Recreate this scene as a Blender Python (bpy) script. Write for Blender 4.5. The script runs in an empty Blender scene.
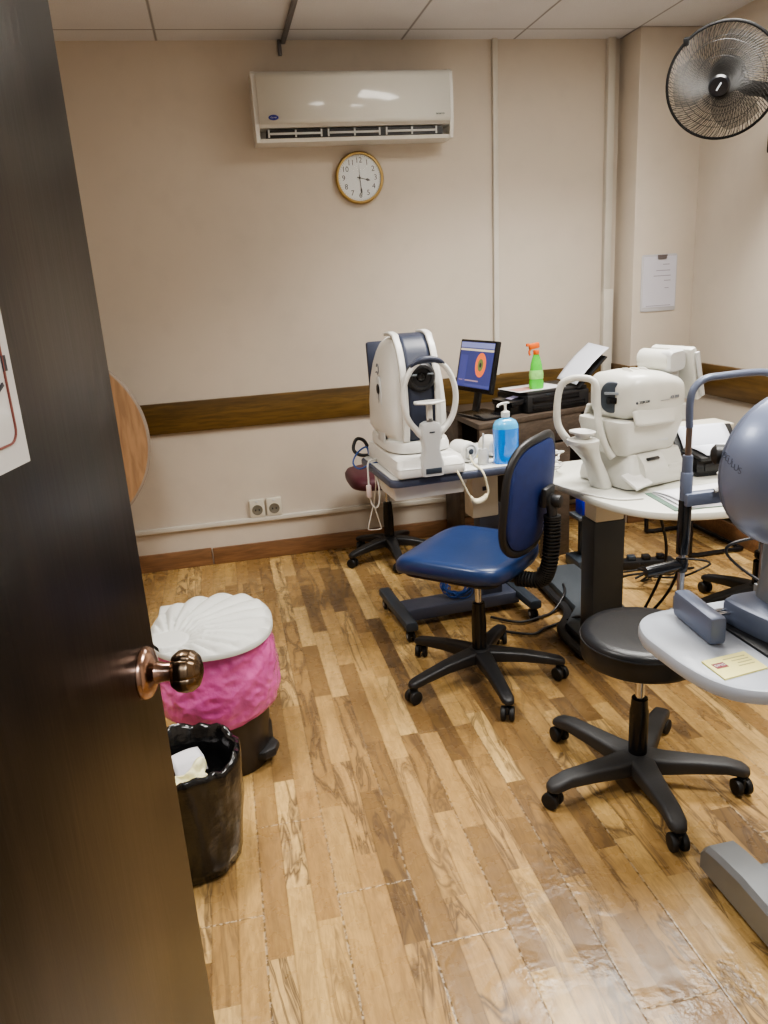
import bpy, bmesh, math, random
from math import sin, cos, pi, radians as rad, hypot
from mathutils import Vector as V, Matrix as MX, noise as NZ
random.seed(7)
SC = bpy.context.scene
COL = SC.collection

# ------------------------------------------------------------ materials
def srgb(r, g, b):
    f = lambda c: (c/255/12.92) if c/255 <= .04045 else ((c/255+.055)/1.055)**2.4
    return (f(r), f(g), f(b), 1)

MATS = {}
def mat(name, col, rough=.5, metal=0, spec=.5, mott=0, mscale=8, bump=0, bscale=60, coat=0, emis=0, trans=0, alpha=1, stretch=None, sss=0, sheen=0):
    """one principled surface with procedural mottling and bump"""
    if name in MATS: return MATS[name]
    m = bpy.data.materials.new(name); m.use_nodes = True
    nt = m.node_tree; N = nt.nodes; L = nt.links
    p = N['Principled BSDF']
    p.inputs['Roughness'].default_value = rough
    p.inputs['Metallic'].default_value = metal
    p.inputs['Specular IOR Level'].default_value = spec
    p.inputs['Coat Weight'].default_value = coat
    p.inputs['Transmission Weight'].default_value = trans
    p.inputs['Alpha'].default_value = alpha
    p.inputs['Sheen Weight'].default_value = sheen
    if sss:
        p.inputs['Subsurface Weight'].default_value = sss
        p.inputs['Subsurface Radius'].default_value = (.02, .01, .01)
    c = srgb(*col)
    tc = N.new('ShaderNodeTexCoord'); mp = N.new('ShaderNodeMapping')
    L.new(tc.outputs['Object'], mp.inputs['Vector'])
    if stretch: mp.inputs['Scale'].default_value = stretch
    nz = N.new('ShaderNodeTexNoise'); nz.inputs['Scale'].default_value = mscale; nz.inputs['Detail'].default_value = 5
    L.new(mp.outputs[0], nz.inputs['Vector'])
    rp = N.new('ShaderNodeValToRGB')
    rp.color_ramp.elements[0].position = .3; rp.color_ramp.elements[1].position = .7
    k = mott
    rp.color_ramp.elements[0].color = (c[0]*(1-k), c[1]*(1-k), c[2]*(1-k), 1)
    rp.color_ramp.elements[1].color = (min(1, c[0]*(1+k)), min(1, c[1]*(1+k)), min(1, c[2]*(1+k)), 1)
    L.new(nz.outputs['Fac'], rp.inputs['Fac']); L.new(rp.outputs[0], p.inputs['Base Color'])
    if bump:
        n2 = N.new('ShaderNodeTexNoise'); n2.inputs['Scale'].default_value = bscale; n2.inputs['Detail'].default_value = 4
        L.new(mp.outputs[0], n2.inputs['Vector'])
        b = N.new('ShaderNodeBump'); b.inputs['Strength'].default_value = bump; b.inputs['Distance'].default_value = .01
        L.new(n2.outputs['Fac'], b.inputs['Height']); L.new(b.outputs[0], p.inputs['Normal'])
    if emis:
        p.inputs['Emission Color'].default_value = c
        p.inputs['Emission Strength'].default_value = emis
    MATS[name] = m
    return m

class NT:
    """small helper to write node maths"""
    def __init__(s, name):
        s.m = bpy.data.materials.new(name); s.m.use_nodes = True
        s.t = s.m.node_tree; s.N = s.t.nodes; s.L = s.t.links; s.p = s.N['Principled BSDF']; MATS[name] = s.m
    def n(s, kind, **kw):
        o = s.N.new(kind)
        for k, v in kw.items(): setattr(o, k, v)
        return o
    def put(s, sock, v):
        if isinstance(v, (int, float, tuple)): sock.default_value = v
        else: s.L.new(v, sock)
    def math(s, op, a, b=0.0, c=0.0):
        o = s.n('ShaderNodeMath', operation=op)
        s.put(o.inputs[0], a); s.put(o.inputs[1], b); s.put(o.inputs[2], c)
        return o.outputs[0]
    def mix(s, f, a, b, mode='MIX'):
        o = s.n('ShaderNodeMix', data_type='RGBA', blend_type=mode)
        s.put(o.inputs[0], f); s.put(o.inputs[6], a); s.put(o.inputs[7], b)
        return o.outputs[2]
    def xyz(s, x, y, z=0.0):
        o = s.n('ShaderNodeCombineXYZ'); s.put(o.inputs[0], x); s.put(o.inputs[1], y); s.put(o.inputs[2], z)
        return o.outputs[0]
    def rand(s, vec, col=False):
        o = s.n('ShaderNodeTexWhiteNoise', noise_dimensions='3D'); s.L.new(vec, o.inputs['Vector'])
        return o.outputs['Color' if col else 'Value']
    def noise(s, vec, scale, detail=4, dist=0.0, rough=.5):
        o = s.n('ShaderNodeTexNoise'); s.L.new(vec, o.inputs['Vector'])
        o.inputs['Scale'].default_value = scale; o.inputs['Detail'].default_value = detail
        o.inputs['Distortion'].default_value = dist; o.inputs['Roughness'].default_value = rough
        return o.outputs['Fac']
    def ramp(s, f, stops, interp='LINEAR'):
        o = s.n('ShaderNodeValToRGB'); r = o.color_ramp; r.interpolation = interp
        while len(r.elements) < len(stops): r.elements.new(.5)
        for e, (p, c) in zip(r.elements, stops):
            e.position = p; e.color = c if isinstance(c, tuple) else (c, c, c, 1)
        s.L.new(f, o.inputs['Fac'])
        return o.outputs[0]
    def obj(s):
        o = s.n('ShaderNodeTexCoord'); x = s.n('ShaderNodeSeparateXYZ'); s.L.new(o.outputs['Object'], x.inputs[0])
        return o.outputs['Object'], x.outputs[0], x.outputs[1], x.outputs[2]
    def bump(s, h, strength, dist=.01):
        b = s.n('ShaderNodeBump'); b.inputs['Strength'].default_value = strength; b.inputs['Distance'].default_value = dist
        s.L.new(h, b.inputs['Height']); s.L.new(b.outputs[0], s.p.inputs['Normal'])

# ------------------------------------------------------------ mesh builder
def rrect(w, d, r, n=6):
    """counter-clockwise rounded rectangle outline centred on the origin"""
    r = min(r, w/2-1e-4, d/2-1e-4); o = []
    for cx, cy, a in ((w/2-r, d/2-r, 0), (-w/2+r, d/2-r, 90), (-w/2+r, -d/2+r, 180), (w/2-r, -d/2+r, 270)):
        for i in range(n+1):
            t = rad(a+90*i/n); o.append((cx+r*cos(t), cy+r*sin(t)))
    return o
def superell(w, d, p=2.5, n=48):
    o = []
    for i in range(n):
        t = 2*pi*i/n; c, s_ = cos(t), sin(t)
        o.append((w/2*math.copysign(abs(c)**(2/p), c), d/2*math.copysign(abs(s_)**(2/p), s_)))
    return o
def smooth_path(pts, k=6, closed=False):
    P = [V(p) for p in pts]; n = len(P); out = []
    if n < 3: return P
    rng = n if closed else n-1
    for i in range(rng):
        g = (lambda j: P[j % n]) if closed else (lambda j: P[max(0, min(n-1, j))])
        a, b, c, d = g(i-1), g(i), g(i+1), g(i+2)
        for q in range(k):
            t = q/k
            out.append(.5*((2*b)+(c-a)*t+(2*a-5*b+4*c-d)*t*t+(3*b-a-3*c+d)*t**3))
    if not closed: out.append(P[-1])
    return out

class M:
    def __init__(s, mx=None): s.bm = bmesh.new(); s.mx = mx or MX()
    def _v(s, p): return s.bm.verts.new(s.mx @ V(p))
    def rings(s, rings, caps=(True, True), closed=True):
        R = [[s._v(p) for p in r] for r in rings]; n = len(R[0])
        for a, b in zip(R, R[1:]):
            for i in range(n if closed else n-1):
                j = (i+1) % n
                s.bm.faces.new((a[i], a[j], b[j], b[i]))
        if closed:
            if caps[0]: s.bm.faces.new(R[0][::-1])
            if caps[1]: s.bm.faces.new(R[-1])
        return s
    def box(s, c, size, bev=0, seg=2, rot=None):
        b = bmesh.new(); bmesh.ops.create_cube(b, size=1)
        for v in b.verts: v.co = V((v.co.x*size[0], v.co.y*size[1], v.co.z*size[2]))
        if bev: bmesh.ops.bevel(b, geom=b.edges[:], offset=min(bev, min(size)*.49), segments=seg, affect='EDGES', profile=.5)
        T = MX.Translation(V(c)) @ (rot.to_4x4() if rot else MX())
        return s.join(b, T)
    def join(s, b, T=MX()):
        mp = {}
        for v in b.verts: mp[v] = s._v(T @ v.co)
        for f in b.faces:
            try: s.bm.faces.new([mp[v] for v in f.verts])
            except ValueError: pass
        b.free(); return s
    def cyl(s, p0, p1, r0, r1=None, n=20, bev=0, caps=(True, True)):
        p0, p1 = V(p0), V(p1); r1 = r0 if r1 is None else r1
        d = (p1-p0); L = d.length; q = d.to_track_quat('Z', 'Y')
        prof = [(r0, 0), (r1, L)]
        if bev: prof = [(r0-bev, 0), (r0-bev*.3, bev*.3), (r0, bev), (r1, L-bev), (r1-bev*.3, L-bev*.3), (r1-bev, L)]
        return s.rings([[p0+q @ V((r*cos(2*pi*i/n), r*sin(2*pi*i/n), z)) for i in range(n)] for r, z in prof], caps)
    def lathe(s, prof, c=(0, 0, 0), axis=(0, 0, 1), n=32, caps=(True, True)):
        c = V(c); q = V(axis).to_track_quat('Z', 'Y')
        return s.rings([[c+q @ V((max(r, 1e-4)*cos(2*pi*i/n), max(r, 1e-4)*sin(2*pi*i/n), z)) for i in range(n)] for r, z in prof], caps)
    def tube(s, pts, r, n=8, k=6, closed=False, smooth=True, flat=1):
        P = smooth_path(pts, k, closed) if smooth else [V(p) for p in pts]
        m = len(P); rs = []
        up = V((0, 0, 1)); prev = None
        for i, p in enumerate(P):
            if closed: t = P[(i+1) % m]-P[i-1]
            else: t = P[min(i+1, m-1)]-P[max(i-1, 0)]
            t.normalize()
            if prev is None:
                a = up if abs(t.z) < .9 else V((1, 0, 0)); x = t.cross(a).normalized()
            else:
                x = prev-t*prev.dot(t); x.normalize()
            prev = x; y = t.cross(x)
            rr = r(i/(m-1)) if callable(r) else r
            rs.append([p+rr*(cos(2*pi*j/n)*x+flat*sin(2*pi*j/n)*y) for j in range(n)])
        if closed: rs.append(rs[0]); return s.rings(rs, (False, False))
        return s.rings(rs)
    def prism(s, out, z0, z1, bev=0, T=None, holes=None):
        T = T or MX()
        cx = sum(p[0] for p in out)/len(out); cy = sum(p[1] for p in out)/len(out)
        def ring(ins, z):
            o = []
            n = len(out)
            for i in range(n):
                a, b, c = V(out[i-1]), V(out[i]), V(out[(i+1) % n])
                t = (c-a); nn = V((-t.y, t.x)); nn = nn.normalized() if nn.length > 0 else nn
                q = b+nn*ins; o.append(T @ V((q.x, q.y, z)))
            return o
        if bev:
            R = [ring(bev, z0), ring(bev*.3, z0+bev*.3), ring(0, z0+bev), ring(0, z1-bev), ring(bev*.3, z1-bev*.3), ring(bev, z1)]
        else: R = [ring(0, z0), ring(0, z1)]
        return s.rings(R)
    def loft(s, secs, T=None, caps=(True, True)):
        """secs: (outline2d, z, scale or None, (dx,dy))"""
        T = T or MX()
        return s.rings([[T @ V((p[0]*k+dx, p[1]*k+dy, z)) for p in o] for o, z, k, (dx, dy) in secs], caps)
    def ell(s, c, r, n=24, m=12, rot=None):
        R = []
        for i in range(m+1):
            a = -pi/2+pi*i/m; k = max(cos(a), 1e-3)
            R.append([V(c)+(rot or MX.Identity(3)) @ V((r[0]*k*cos(2*pi*j/n), r[1]*k*sin(2*pi*j/n), r[2]*sin(a))) for j in range(n)])
        return s.rings(R)
    def grid(s, f, nu, nv):
        P = [[s._v(f(i/nu, j/nv)) for j in range(nv+1)] for i in range(nu+1)]
        for i in range(nu):
            for j in range(nv): s.bm.faces.new((P[i][j], P[i+1][j], P[i+1][j+1], P[i][j+1]))
        return s
    def poly(s, pts): s.bm.faces.new([s._v(p) for p in pts]); return s
    def out(s, name, m, parent=None, ang=38, label=None, loc=None, flip=False, thick=0):
        bmesh.ops.recalc_face_normals(s.bm, faces=s.bm.faces[:])
        me = bpy.data.meshes.new(name); s.bm.to_mesh(me); s.bm.free()
        for p in me.polygons: p.use_smooth = True
        me.set_sharp_from_angle(angle=rad(ang))
        me.materials.append(m)
        o = bpy.data.objects.new(name, me); COL.objects.link(o)
        if parent: o.parent = parent
        if loc: o.location = loc
        if label: o['label'] = label
        if thick:
            md = o.modifiers.new('shell', 'SOLIDIFY'); md.thickness = thick; md.offset = 0
        return o

def text(name, body, size, m, parent=None, T=MX(), align='CENTER', depth=.0004, label=None, space=1.0, shear=0):
    cu = bpy.data.curves.new(name, 'FONT'); cu.body = body; cu.size = size
    cu.align_x = align; cu.align_y = 'CENTER'; cu.extrude = depth; cu.space_character = space; cu.shear = shear
    cu.resolution_u = 3
    t = bpy.data.objects.new(name, cu); COL.objects.link(t)
    bpy.context.view_layer.update()
    me = bpy.data.meshes.new_from_object(t.evaluated_get(bpy.context.evaluated_depsgraph_get()))
    bpy.data.objects.remove(t); bpy.data.curves.remove(cu)
    me.transform(T); me.name = name; me.materials.clear(); me.materials.append(m)
    o = bpy.data.objects.new(name, me); COL.objects.link(o)
    if parent: o.parent = parent
    if label: o['label'] = label
    return o

def thing(name, label, cat, loc=(0, 0, 0), rz=0, group=None):
    o = bpy.data.objects.new(name, None); COL.objects.link(o); o.empty_display_size = .05
    o.location = loc; o.rotation_euler = (0, 0, rz)
    return tag(o, label, cat, group)
def tag(o, label, cat, group=None):
    o['label'] = label; o['category'] = cat
    if group: o['group'] = group
    return o
def struct(o): o['kind'] = 'structure'; return o
def frame(o, x, y, z=None):
    """matrix with origin o and axes x, y (z = x cross y)"""
    x = V(x).normalized(); y = V(y).normalized(); z = x.cross(y).normalized(); y = z.cross(x)
    m = MX((x, y, z)).transposed().to_4x4(); m.translation = V(o); return m
def copy_tree(o, parent=None):
    c = o.copy(); COL.objects.link(c)
    if parent: c.parent = parent
    for ch in list(o.children): copy_tree(ch, c)
    return c
# ------------------------------------------------------------ camera
def make_camera():
    pi_, ro, ya = rad(16.8748), rad(-3.60644), rad(11.02171)
    F = V((sin(ya)*cos(pi_), cos(ya)*cos(pi_), -sin(pi_)))
    R0 = V((cos(ya), -sin(ya), 0)); U0 = R0.cross(F)
    R = cos(ro)*R0+sin(ro)*U0; U = -sin(ro)*R0+cos(ro)*U0
    cd = bpy.data.cameras.new('camera'); cd.sensor_fit = 'VERTICAL'; cd.sensor_height = 36
    cd.lens = 36*764.563/1024; cd.clip_start = .02
    o = bpy.data.objects.new('camera', cd); COL.objects.link(o)
    m = MX((R, U, -F)).transposed().to_4x4(); m.translation = V((0, 0, 1.5)); o.matrix_world = m
    SC.camera = o
make_camera()
SC.view_settings.view_transform = 'AgX'
SC.view_settings.look = 'AgX - Medium High Contrast'
SC.view_settings.exposure = 0.62

# ------------------------------------------------------------ setting materials
def floor_material():
    s = NT('laminate_floor')
    vec, x, y, z = s.obj()
    SW, BW = .0635, .1905
    xo = s.math('ADD', x, -.1285+BW*40)
    st = s.math('FLOOR', s.math('DIVIDE', xo, SW)); bd = s.math('FLOOR', s.math('DIVIDE', xo, BW))
    rs = s.rand(s.xyz(st, 3.1)); rb = s.rand(s.xyz(bd, 7.7))
    yy = s.math('ADD', y, 20.0)
    seg = s.math('FLOOR', s.math('DIVIDE', s.math('ADD', yy, s.math('MULTIPLY', rs, 3.0)), s.math('ADD', s.math('MULTIPLY', rs, .22), .40)))
    cid = s.xyz(st, seg, 1.0)
    r1 = s.rand(cid); r2 = s.rand(s.xyz(st, seg, 5.0)); r3 = s.rand(s.xyz(seg, st, 9.0))
    # grain space: shifted per piece, stretched along the plank
    gx = s.math('ADD', x, s.math('MULTIPLY', r2, 7.0)); gy = s.math('ADD', y, s.math('MULTIPLY', r3, 9.0))
    g1 = s.xyz(s.math('MULTIPLY', gx, 1.0), s.math('MULTIPLY', gy, .16), r1)
    fine = s.noise(g1, 150, 5, .3, .6)
    broad = s.noise(s.xyz(gx, s.math('MULTIPLY', gy, .13), r1), 20, 4, 1.0, .55)
    fig = s.noise(s.xyz(gx, s.math('MULTIPLY', gy, .16), r2), 11, 3, 1.5, .5)
    base = s.ramp(r1, [(0, srgb(116, 92, 60)), (.18, srgb(148, 118, 76)), (.36, srgb(180, 146, 94)), (.55, srgb(198, 164, 106)), (.75, srgb(212, 180, 122)), (.9, srgb(168, 134, 86)), (1, srgb(202, 168, 110))])
    c = s.mix(s.ramp(broad, [(.32, .42), (.58, 0.0)]), base, srgb(128, 98, 64))
    c = s.mix(s.ramp(fine, [(.35, .28), (.6, 0.0)]), c, srgb(100, 76, 50))
    vein = s.ramp(fig, [(.43, 0.0), (.475, 1.0), (.50, .25), (.525, .9), (.57, 0.0)])
    vm = s.math('MULTIPLY', vein, s.ramp(r2, [(.3, .18), (.78, .95)]))
    c = s.mix(vm, c, srgb(92, 74, 56))
    # seams
    fx = s.math('FRACT', s.math('DIVIDE', xo, BW)); ex = s.math('MULTIPLY', s.math('MINIMUM', fx, s.math('SUBTRACT', 1.0, fx)), BW)
    BL = 1.21
    # board ends: measured for the boards in front, random elsewhere
    yb = s.math('DIVIDE', s.math('ADD', yy, s.math('MULTIPLY', rb, BL)), BL); fy = s.math('FRACT', yb)
    ey = s.math('MULTIPLY', s.math('MINIMUM', fy, s.math('SUBTRACT', 1.0, fy)), BL)
    e = s.math('MINIMUM', ex, ey)
    wear = s.noise(vec, 16, 4); wear2 = s.noise(vec, 70, 3)
    near = s.ramp(s.math('MULTIPLY', y, .25), [(.30, 1.0), (.62, .15)])       # the front boards are worn most
    line = s.ramp(e, [(.0010, 1.0), (.0026, 0.0)])
    lm = s.math('MULTIPLY', line, s.math('MULTIPLY', near, .7))
    lc = s.mix(s.ramp(wear2, [(.47, 0.0), (.53, 1.0)]), srgb(52, 38, 26), srgb(205, 190, 165))
    c = s.mix(lm, c, lc)
    # strip joints
    fs = s.math('FRACT', s.math('DIVIDE', xo, SW)); es = s.math('MULTIPLY', s.math('MINIMUM', fs, s.math('SUBTRACT', 1.0, fs)), SW)
    c = s.mix(s.math('MULTIPLY', s.ramp(es, [(.0005, 1.0), (.0014, 0.0)]), .35), c, srgb(70, 50, 32))
    s.L.new(c, s.p.inputs['Base Color'])
    s.L.new(s.math('ADD', s.math('MULTIPLY', wear, .22), .17), s.p.inputs['Roughness'])
    s.p.inputs['Specular IOR Level'].default_value = .45
    # boards swollen at their joints in front of the door
    sw = s.math('MULTIPLY', s.ramp(ex, [(0.0, 1.0), (.035, 0.0)]), near)
    sw2 = s.math('MULTIPLY', sw, s.noise(vec, 34, 3))
    patch = s.math('MULTIPLY', s.ramp(s.noise(vec, 5, 2), [(.5, 0.0), (.62, 1.0)]), s.noise(vec, 45, 3))
    h = s.math('ADD', s.math('MULTIPLY', sw2, .9), s.math('MULTIPLY', s.math('MULTIPLY', patch, near), 1.1))
    h = s.math('ADD', h, s.math('MULTIPLY', s.noise(vec, 7, 2), .25))
    h = s.math('SUBTRACT', h, s.math('MULTIPLY', line, .25))
    s.bump(h, .35, .006)
    return s.m
def wall_material(name='painted_wall', tint=(207, 197, 184)):
    s = NT(name); vec, x, y, z = s.obj()
    a = s.noise(vec, 1.3, 5, .4); b = s.noise(vec, 9, 5)
    c = s.mix(s.ramp(a, [(.35, 0.0), (.7, .35)]), srgb(*tint), srgb(tint[0]-16, tint[1]-15, tint[2]-13))
    c = s.mix(s.math('MULTIPLY', s.ramp(b, [(.5, 0.0), (.75, 1.0)]), .16), c, srgb(180, 172, 164))
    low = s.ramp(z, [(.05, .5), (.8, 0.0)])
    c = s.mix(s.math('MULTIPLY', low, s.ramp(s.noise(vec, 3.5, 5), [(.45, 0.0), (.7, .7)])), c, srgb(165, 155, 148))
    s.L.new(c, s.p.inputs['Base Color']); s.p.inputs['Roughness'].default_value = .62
    s.bump(s.noise(vec, 160, 3), .12, .003)
    return s.m
def ceiling_material():
    s = NT('ceiling_tiles'); vec, x, y, z = s.obj()
    def line(v, off, per):
        f = s.math('FRACT', s.math('DIVIDE', s.math('ADD', v, -off+per*20), per))
        return s.math('MULTIPLY', s.math('MINIMUM', f, s.math('SUBTRACT', 1.0, f)), per)
    e = s.math('MINIMUM', line(x, .47, .6), line(y, 4.085, .6))
    a = s.noise(vec, 2.2, 4); b = s.noise(vec, 240, 2)
    c = s.mix(s.ramp(a, [(.4, 0.0), (.75, .4)]), srgb(218, 218, 222), srgb(200, 199, 204))
    c = s.mix(s.math('MULTIPLY', s.ramp(b, [(.56, 0.0), (.64, 1.0)]), .2), c, srgb(150, 148, 148))
    c = s.mix(s.math('MULTIPLY', s.ramp(e, [(.003, 1.0), (.008, 0.0)]), .7), c, srgb(96, 92, 92))
    s.L.new(c, s.p.inputs['Base Color']); s.p.inputs['Roughness'].default_value = .8
    s.bump(s.math('SUBTRACT', s.math('MULTIPLY', b, .3), s.ramp(e, [(.002, 1.0), (.010, 0.0)])), .4, .004)
    return s.m
def wood_material(name, c0, c1, axis=0, rough=.35, scale=14, spec=.5, dark=None):
    s = NT(name); vec, x, y, z = s.obj()
    k = [1.0, 1.0, 1.0]; k[axis] = .1
    v = s.xyz(*[s.math('MULTIPLY', q, kk) for q, kk in zip((x, y, z), k)])
    a = s.noise(v, scale, 5, 1.2); b = s.noise(v, scale*9, 4, .4)
    c = s.mix(s.ramp(a, [(.35, 0.0), (.65, 1.0)]), srgb(*c0), srgb(*c1))
    c = s.mix(s.ramp(b, [(.35, .4), (.6, 0.0)]), c, srgb(*(dark or tuple(int(q*.6) for q in c0))))
    s.L.new(c, s.p.inputs['Base Color']); s.p.inputs['Roughness'].default_value = rough
    s.p.inputs['Specular IOR Level'].default_value = spec
    s.bump(b, .08, .004)
    return s.m

WALL = wall_material(); FLOOR = floor_material(); CEIL = ceiling_material()
RAILX = wood_material('rail_wood', (84, 63, 28), (116, 90, 46), 0, .4, 10)
RAILY = wood_material('rail_wood_side', (80, 58, 27), (108, 82, 44), 1, .4, 10)
BASEB = wood_material('baseboard_wood', (124, 90, 62), (150, 112, 80), 0, .5, 10)
DOORW = wood_material('door_wood', (24, 19, 18), (40, 31, 26), 2, .29, 9, .38, (10, 7, 6))
TRUNK = mat('white_trunking', (205, 200, 190), .5, mott=.04)
CORR = mat('corridor_wall', (180, 172, 162), .7)

# ------------------------------------------------------------ room shell
XL, XR, YB, YC, XC, ZC = -1.45, 2.64, 4.25, 4.04, 2.27, 2.65
YF = -.06
struct(M().box(((XL+XR)/2, 1.4, -.05), (XR-XL+.4, 6.4, .1)).out('floor', FLOOR))
struct(M().box(((XL+XR)/2, 1.4, ZC+.05), (XR-XL+.4, 6.4, .1)).out('ceiling', CEIL))
struct(M().box(((XL+XR)/2, YB+.1, ZC/2), (XR-XL+.4, .2, ZC)).out('wall_back', WALL))
struct(M().box((XR+.1, (YB+YF)/2, ZC/2), (.2, YB-YF, ZC)).out('wall_right', WALL))
struct(M().box((XL-.1, (YB+YF)/2, ZC/2), (.2, YB-YF, ZC)).out('wall_left', WALL))
struct(M().box(((XC+XR)/2+.01, (YC+YB)/2+.01, ZC/2), (XR-XC+.02, YB-YC+.02, ZC), .008).out('wall_column', WALL))
# the wall with the doorway the photograph is taken from
DX0, DX1, DH = -.36, .56, 2.12
w = M().box(((XL+DX0)/2, 0, ZC/2), (DX0-XL, .12, ZC)).box(((DX1+XR)/2, 0, ZC/2), (XR-DX1, .12, ZC)).box(((DX0+DX1)/2, 0, (DH+ZC)/2), (DX1-DX0, .12, ZC-DH))
struct(w.out('wall_front', WALL))
j = M().box((DX0+.018, 0, DH/2), (.036, .14, DH)).box((DX1-.018, 0, DH/2), (.036, .14, DH)).box(((DX0+DX1)/2, 0, DH-.018), (DX1-DX0, .14, .036))
struct(j.out('trim_7', DOORW))
struct(M().box((0.6, -1.75, ZC/2), (4.2, .1, ZC)).out('wall_corridor', CORR))

# dado rail
struct(M().box(((XL+XC)/2, YB-.011, .857), (XC-XL, .022, .165), .004).out('trim_1', RAILX))
struct(M().box((XC-.011, (YC+YB)/2-.011, .862), (.022, YB-YC, .165), .004).out('trim_2', RAILY))
struct(M().box(((XC+XR)/2-.011, YC-.011, .862), (XR-XC+.022, .022, .165), .004).out('trim_3', RAILX))
struct(M().box((XR-.011, (YC+.06)/2-.01, .862), (.022, YC-.12, .168), .004).out('trim_4', RAILY))
# surface trunking: two vertical runs, the low run to the sockets
struct(M().prism([(1.525, .93), (1.555, .93), (1.574, ZC), (1.545, ZC)], 0, .022, .003, frame((0, YB, 0), (1, 0, 0), (0, 0, 1))).out('trim_5', TRUNK))
struct(M().box((2.208, YB-.018, 2.0), (.042, .036, 1.3), .004).box((2.215, YB-.022, 1.0), (.056, .044, .74), .004).out('trim_6', TRUNK))
struct(M().box((-.3, YB-.011, .236), (2.3, .022, .026), .003).box((1.52, YB-.011, .224), (1.4, .022, .026), .003).out('trim_8', TRUNK))
struct(M().box(((XL-.185)/2, YB-.009, .05), (-.185-XL-.005, .018, .1), .003).box(((-.18+XC)/2, YB-.009, .048), (XC+.18, .018, .096), .003).out('baseboard_back', BASEB))
struct(M().box((XR-.009, (YC+.06)/2, .05), (.018, YC-.06, .1), .003).out('baseboard_right', BASEB))
struct(M().box((XL+.009, (YB+.06)/2, .05), (.018, YB-.1, .1), .003).out('baseboard_left', BASEB))
struct(M().box(((XC+XR)/2, YC-.009, .05), (XR-XC-.02, .018, .1), .003).box((XC-.009, (YC+YB)/2-.01, .05), (.018, YB-YC-.0, .1), .003).out('baseboard_column', BASEB))
# sagging dark ceiling bar running to the wall above the air conditioner
struct(M().box((.470, 3.0, ZC-.012), (.020, 2.46, .024), .003).box((.452, YB-.008, ZC-.035), (.018, .014, .07), .003).out('trim_9', mat('dark_bar', (118, 116, 120), .5)))

# ------------------------------------------------------------ the door standing open on the left
E0 = V((-.118, .862, 0)); HD = V((-.225, -.974, 0)).normalized()
DN = V((.974, -.225, 0))                                # normal of the face towards us
hinge = E0+HD*.80
dm = frame(hinge, -HD, (0, 0, 1))                       # x from hinge to free edge, y up, z out of the visible face
door = M(dm).box((.40, 1.045, -.02), (.80, 2.07, .04), .003).out('door_1', DOORW); struct(door)
BRASS = mat('antique_brass', (168, 138, 122), .22, 1, mott=.12)
BRASSD = mat('antique_brass_dark', (118, 100, 82), .26, 1, mott=.1)
km = dm @ MX.Translation((.757, 1.091, 0))
kb = M(km).lathe([(.0305, 0), (.0305, .003), (.027, .008), (.020, .011), (.013, .014), (.0105, .024), (.0105, .031), (.014, .034)], n=32)
rose = kb.out('knob_rose', BRASS, door)
k2 = M(km)
def knobpt(u, v):
    a = 2*pi*u; t = v
    prof = [(.010, .031), (.019, .034), (.0235, .040), (.0248, .047), (.0235, .055), (.018, .062), (.009, .0655), (.001, .066)]
    i = min(int(t*(len(prof)-1)), len(prof)-2); f = t*(len(prof)-1)-i
    r = prof[i][0]*(1-f)+prof[i+1][0]*f; z = prof[i][1]*(1-f)+prof[i+1][1]*f
    r *= 1-.10*max(0, 1-abs(((a/(2*pi)*6) % 1)-.5)*0-(min((a/(2*pi)*6) % 1, 1-(a/(2*pi)*6) % 1))*9)*min(1, sin(pi*t)*1.4)
    return (r*cos(a), r*sin(a), z)
k2.grid(knobpt, 72, 28).out('knob', BRASSD, door)
# notice taped to the door
PAPER = mat('white_paper', (226, 226, 230), .55, mott=.03)
INK = mat('dark_ink', (60, 60, 66), .6)
GREYINK = mat('grey_ink', (150, 150, 158), .6)
nm = dm @ MX.Translation((.592, 1.376, .0012))
nt = thing('notice', 'white laminated notice with a brown border line taped to the dark door', 'notice')
M(nm).box((-.115, .17, 0), (.23, .34, .0016)).out('sheet', mat('laminated_sheet', (215, 214, 212), .25, coat=.5), nt)
b = M(nm)
bo = rrect(.198, .306, .012)
b.tube([(x-.113, y+.172, .0012) for x, y in bo], .0011, 5, closed=True, smooth=False)
b.out('border', mat('brown_border', (128, 74, 66), .5), nt)
for yy in (.06, .085, .11): M(nm).box((-.095, yy, .001), (.13, .004, .0006)).out('text_line', GREYINK, nt)
M(nm).box((-.012, .080, .0014), (.006, .012, .001)).out('stamp', INK, nt); M(nm).box((-.012, .125, .0014), (.006, .007, .001)).out('stamp', INK, nt); M(nm).box((-.026, .062, .0014), (.014, .003, .001), rot=MX.Rotation(rad(25), 3, 'Z')).out('stamp', INK, nt)

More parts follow.
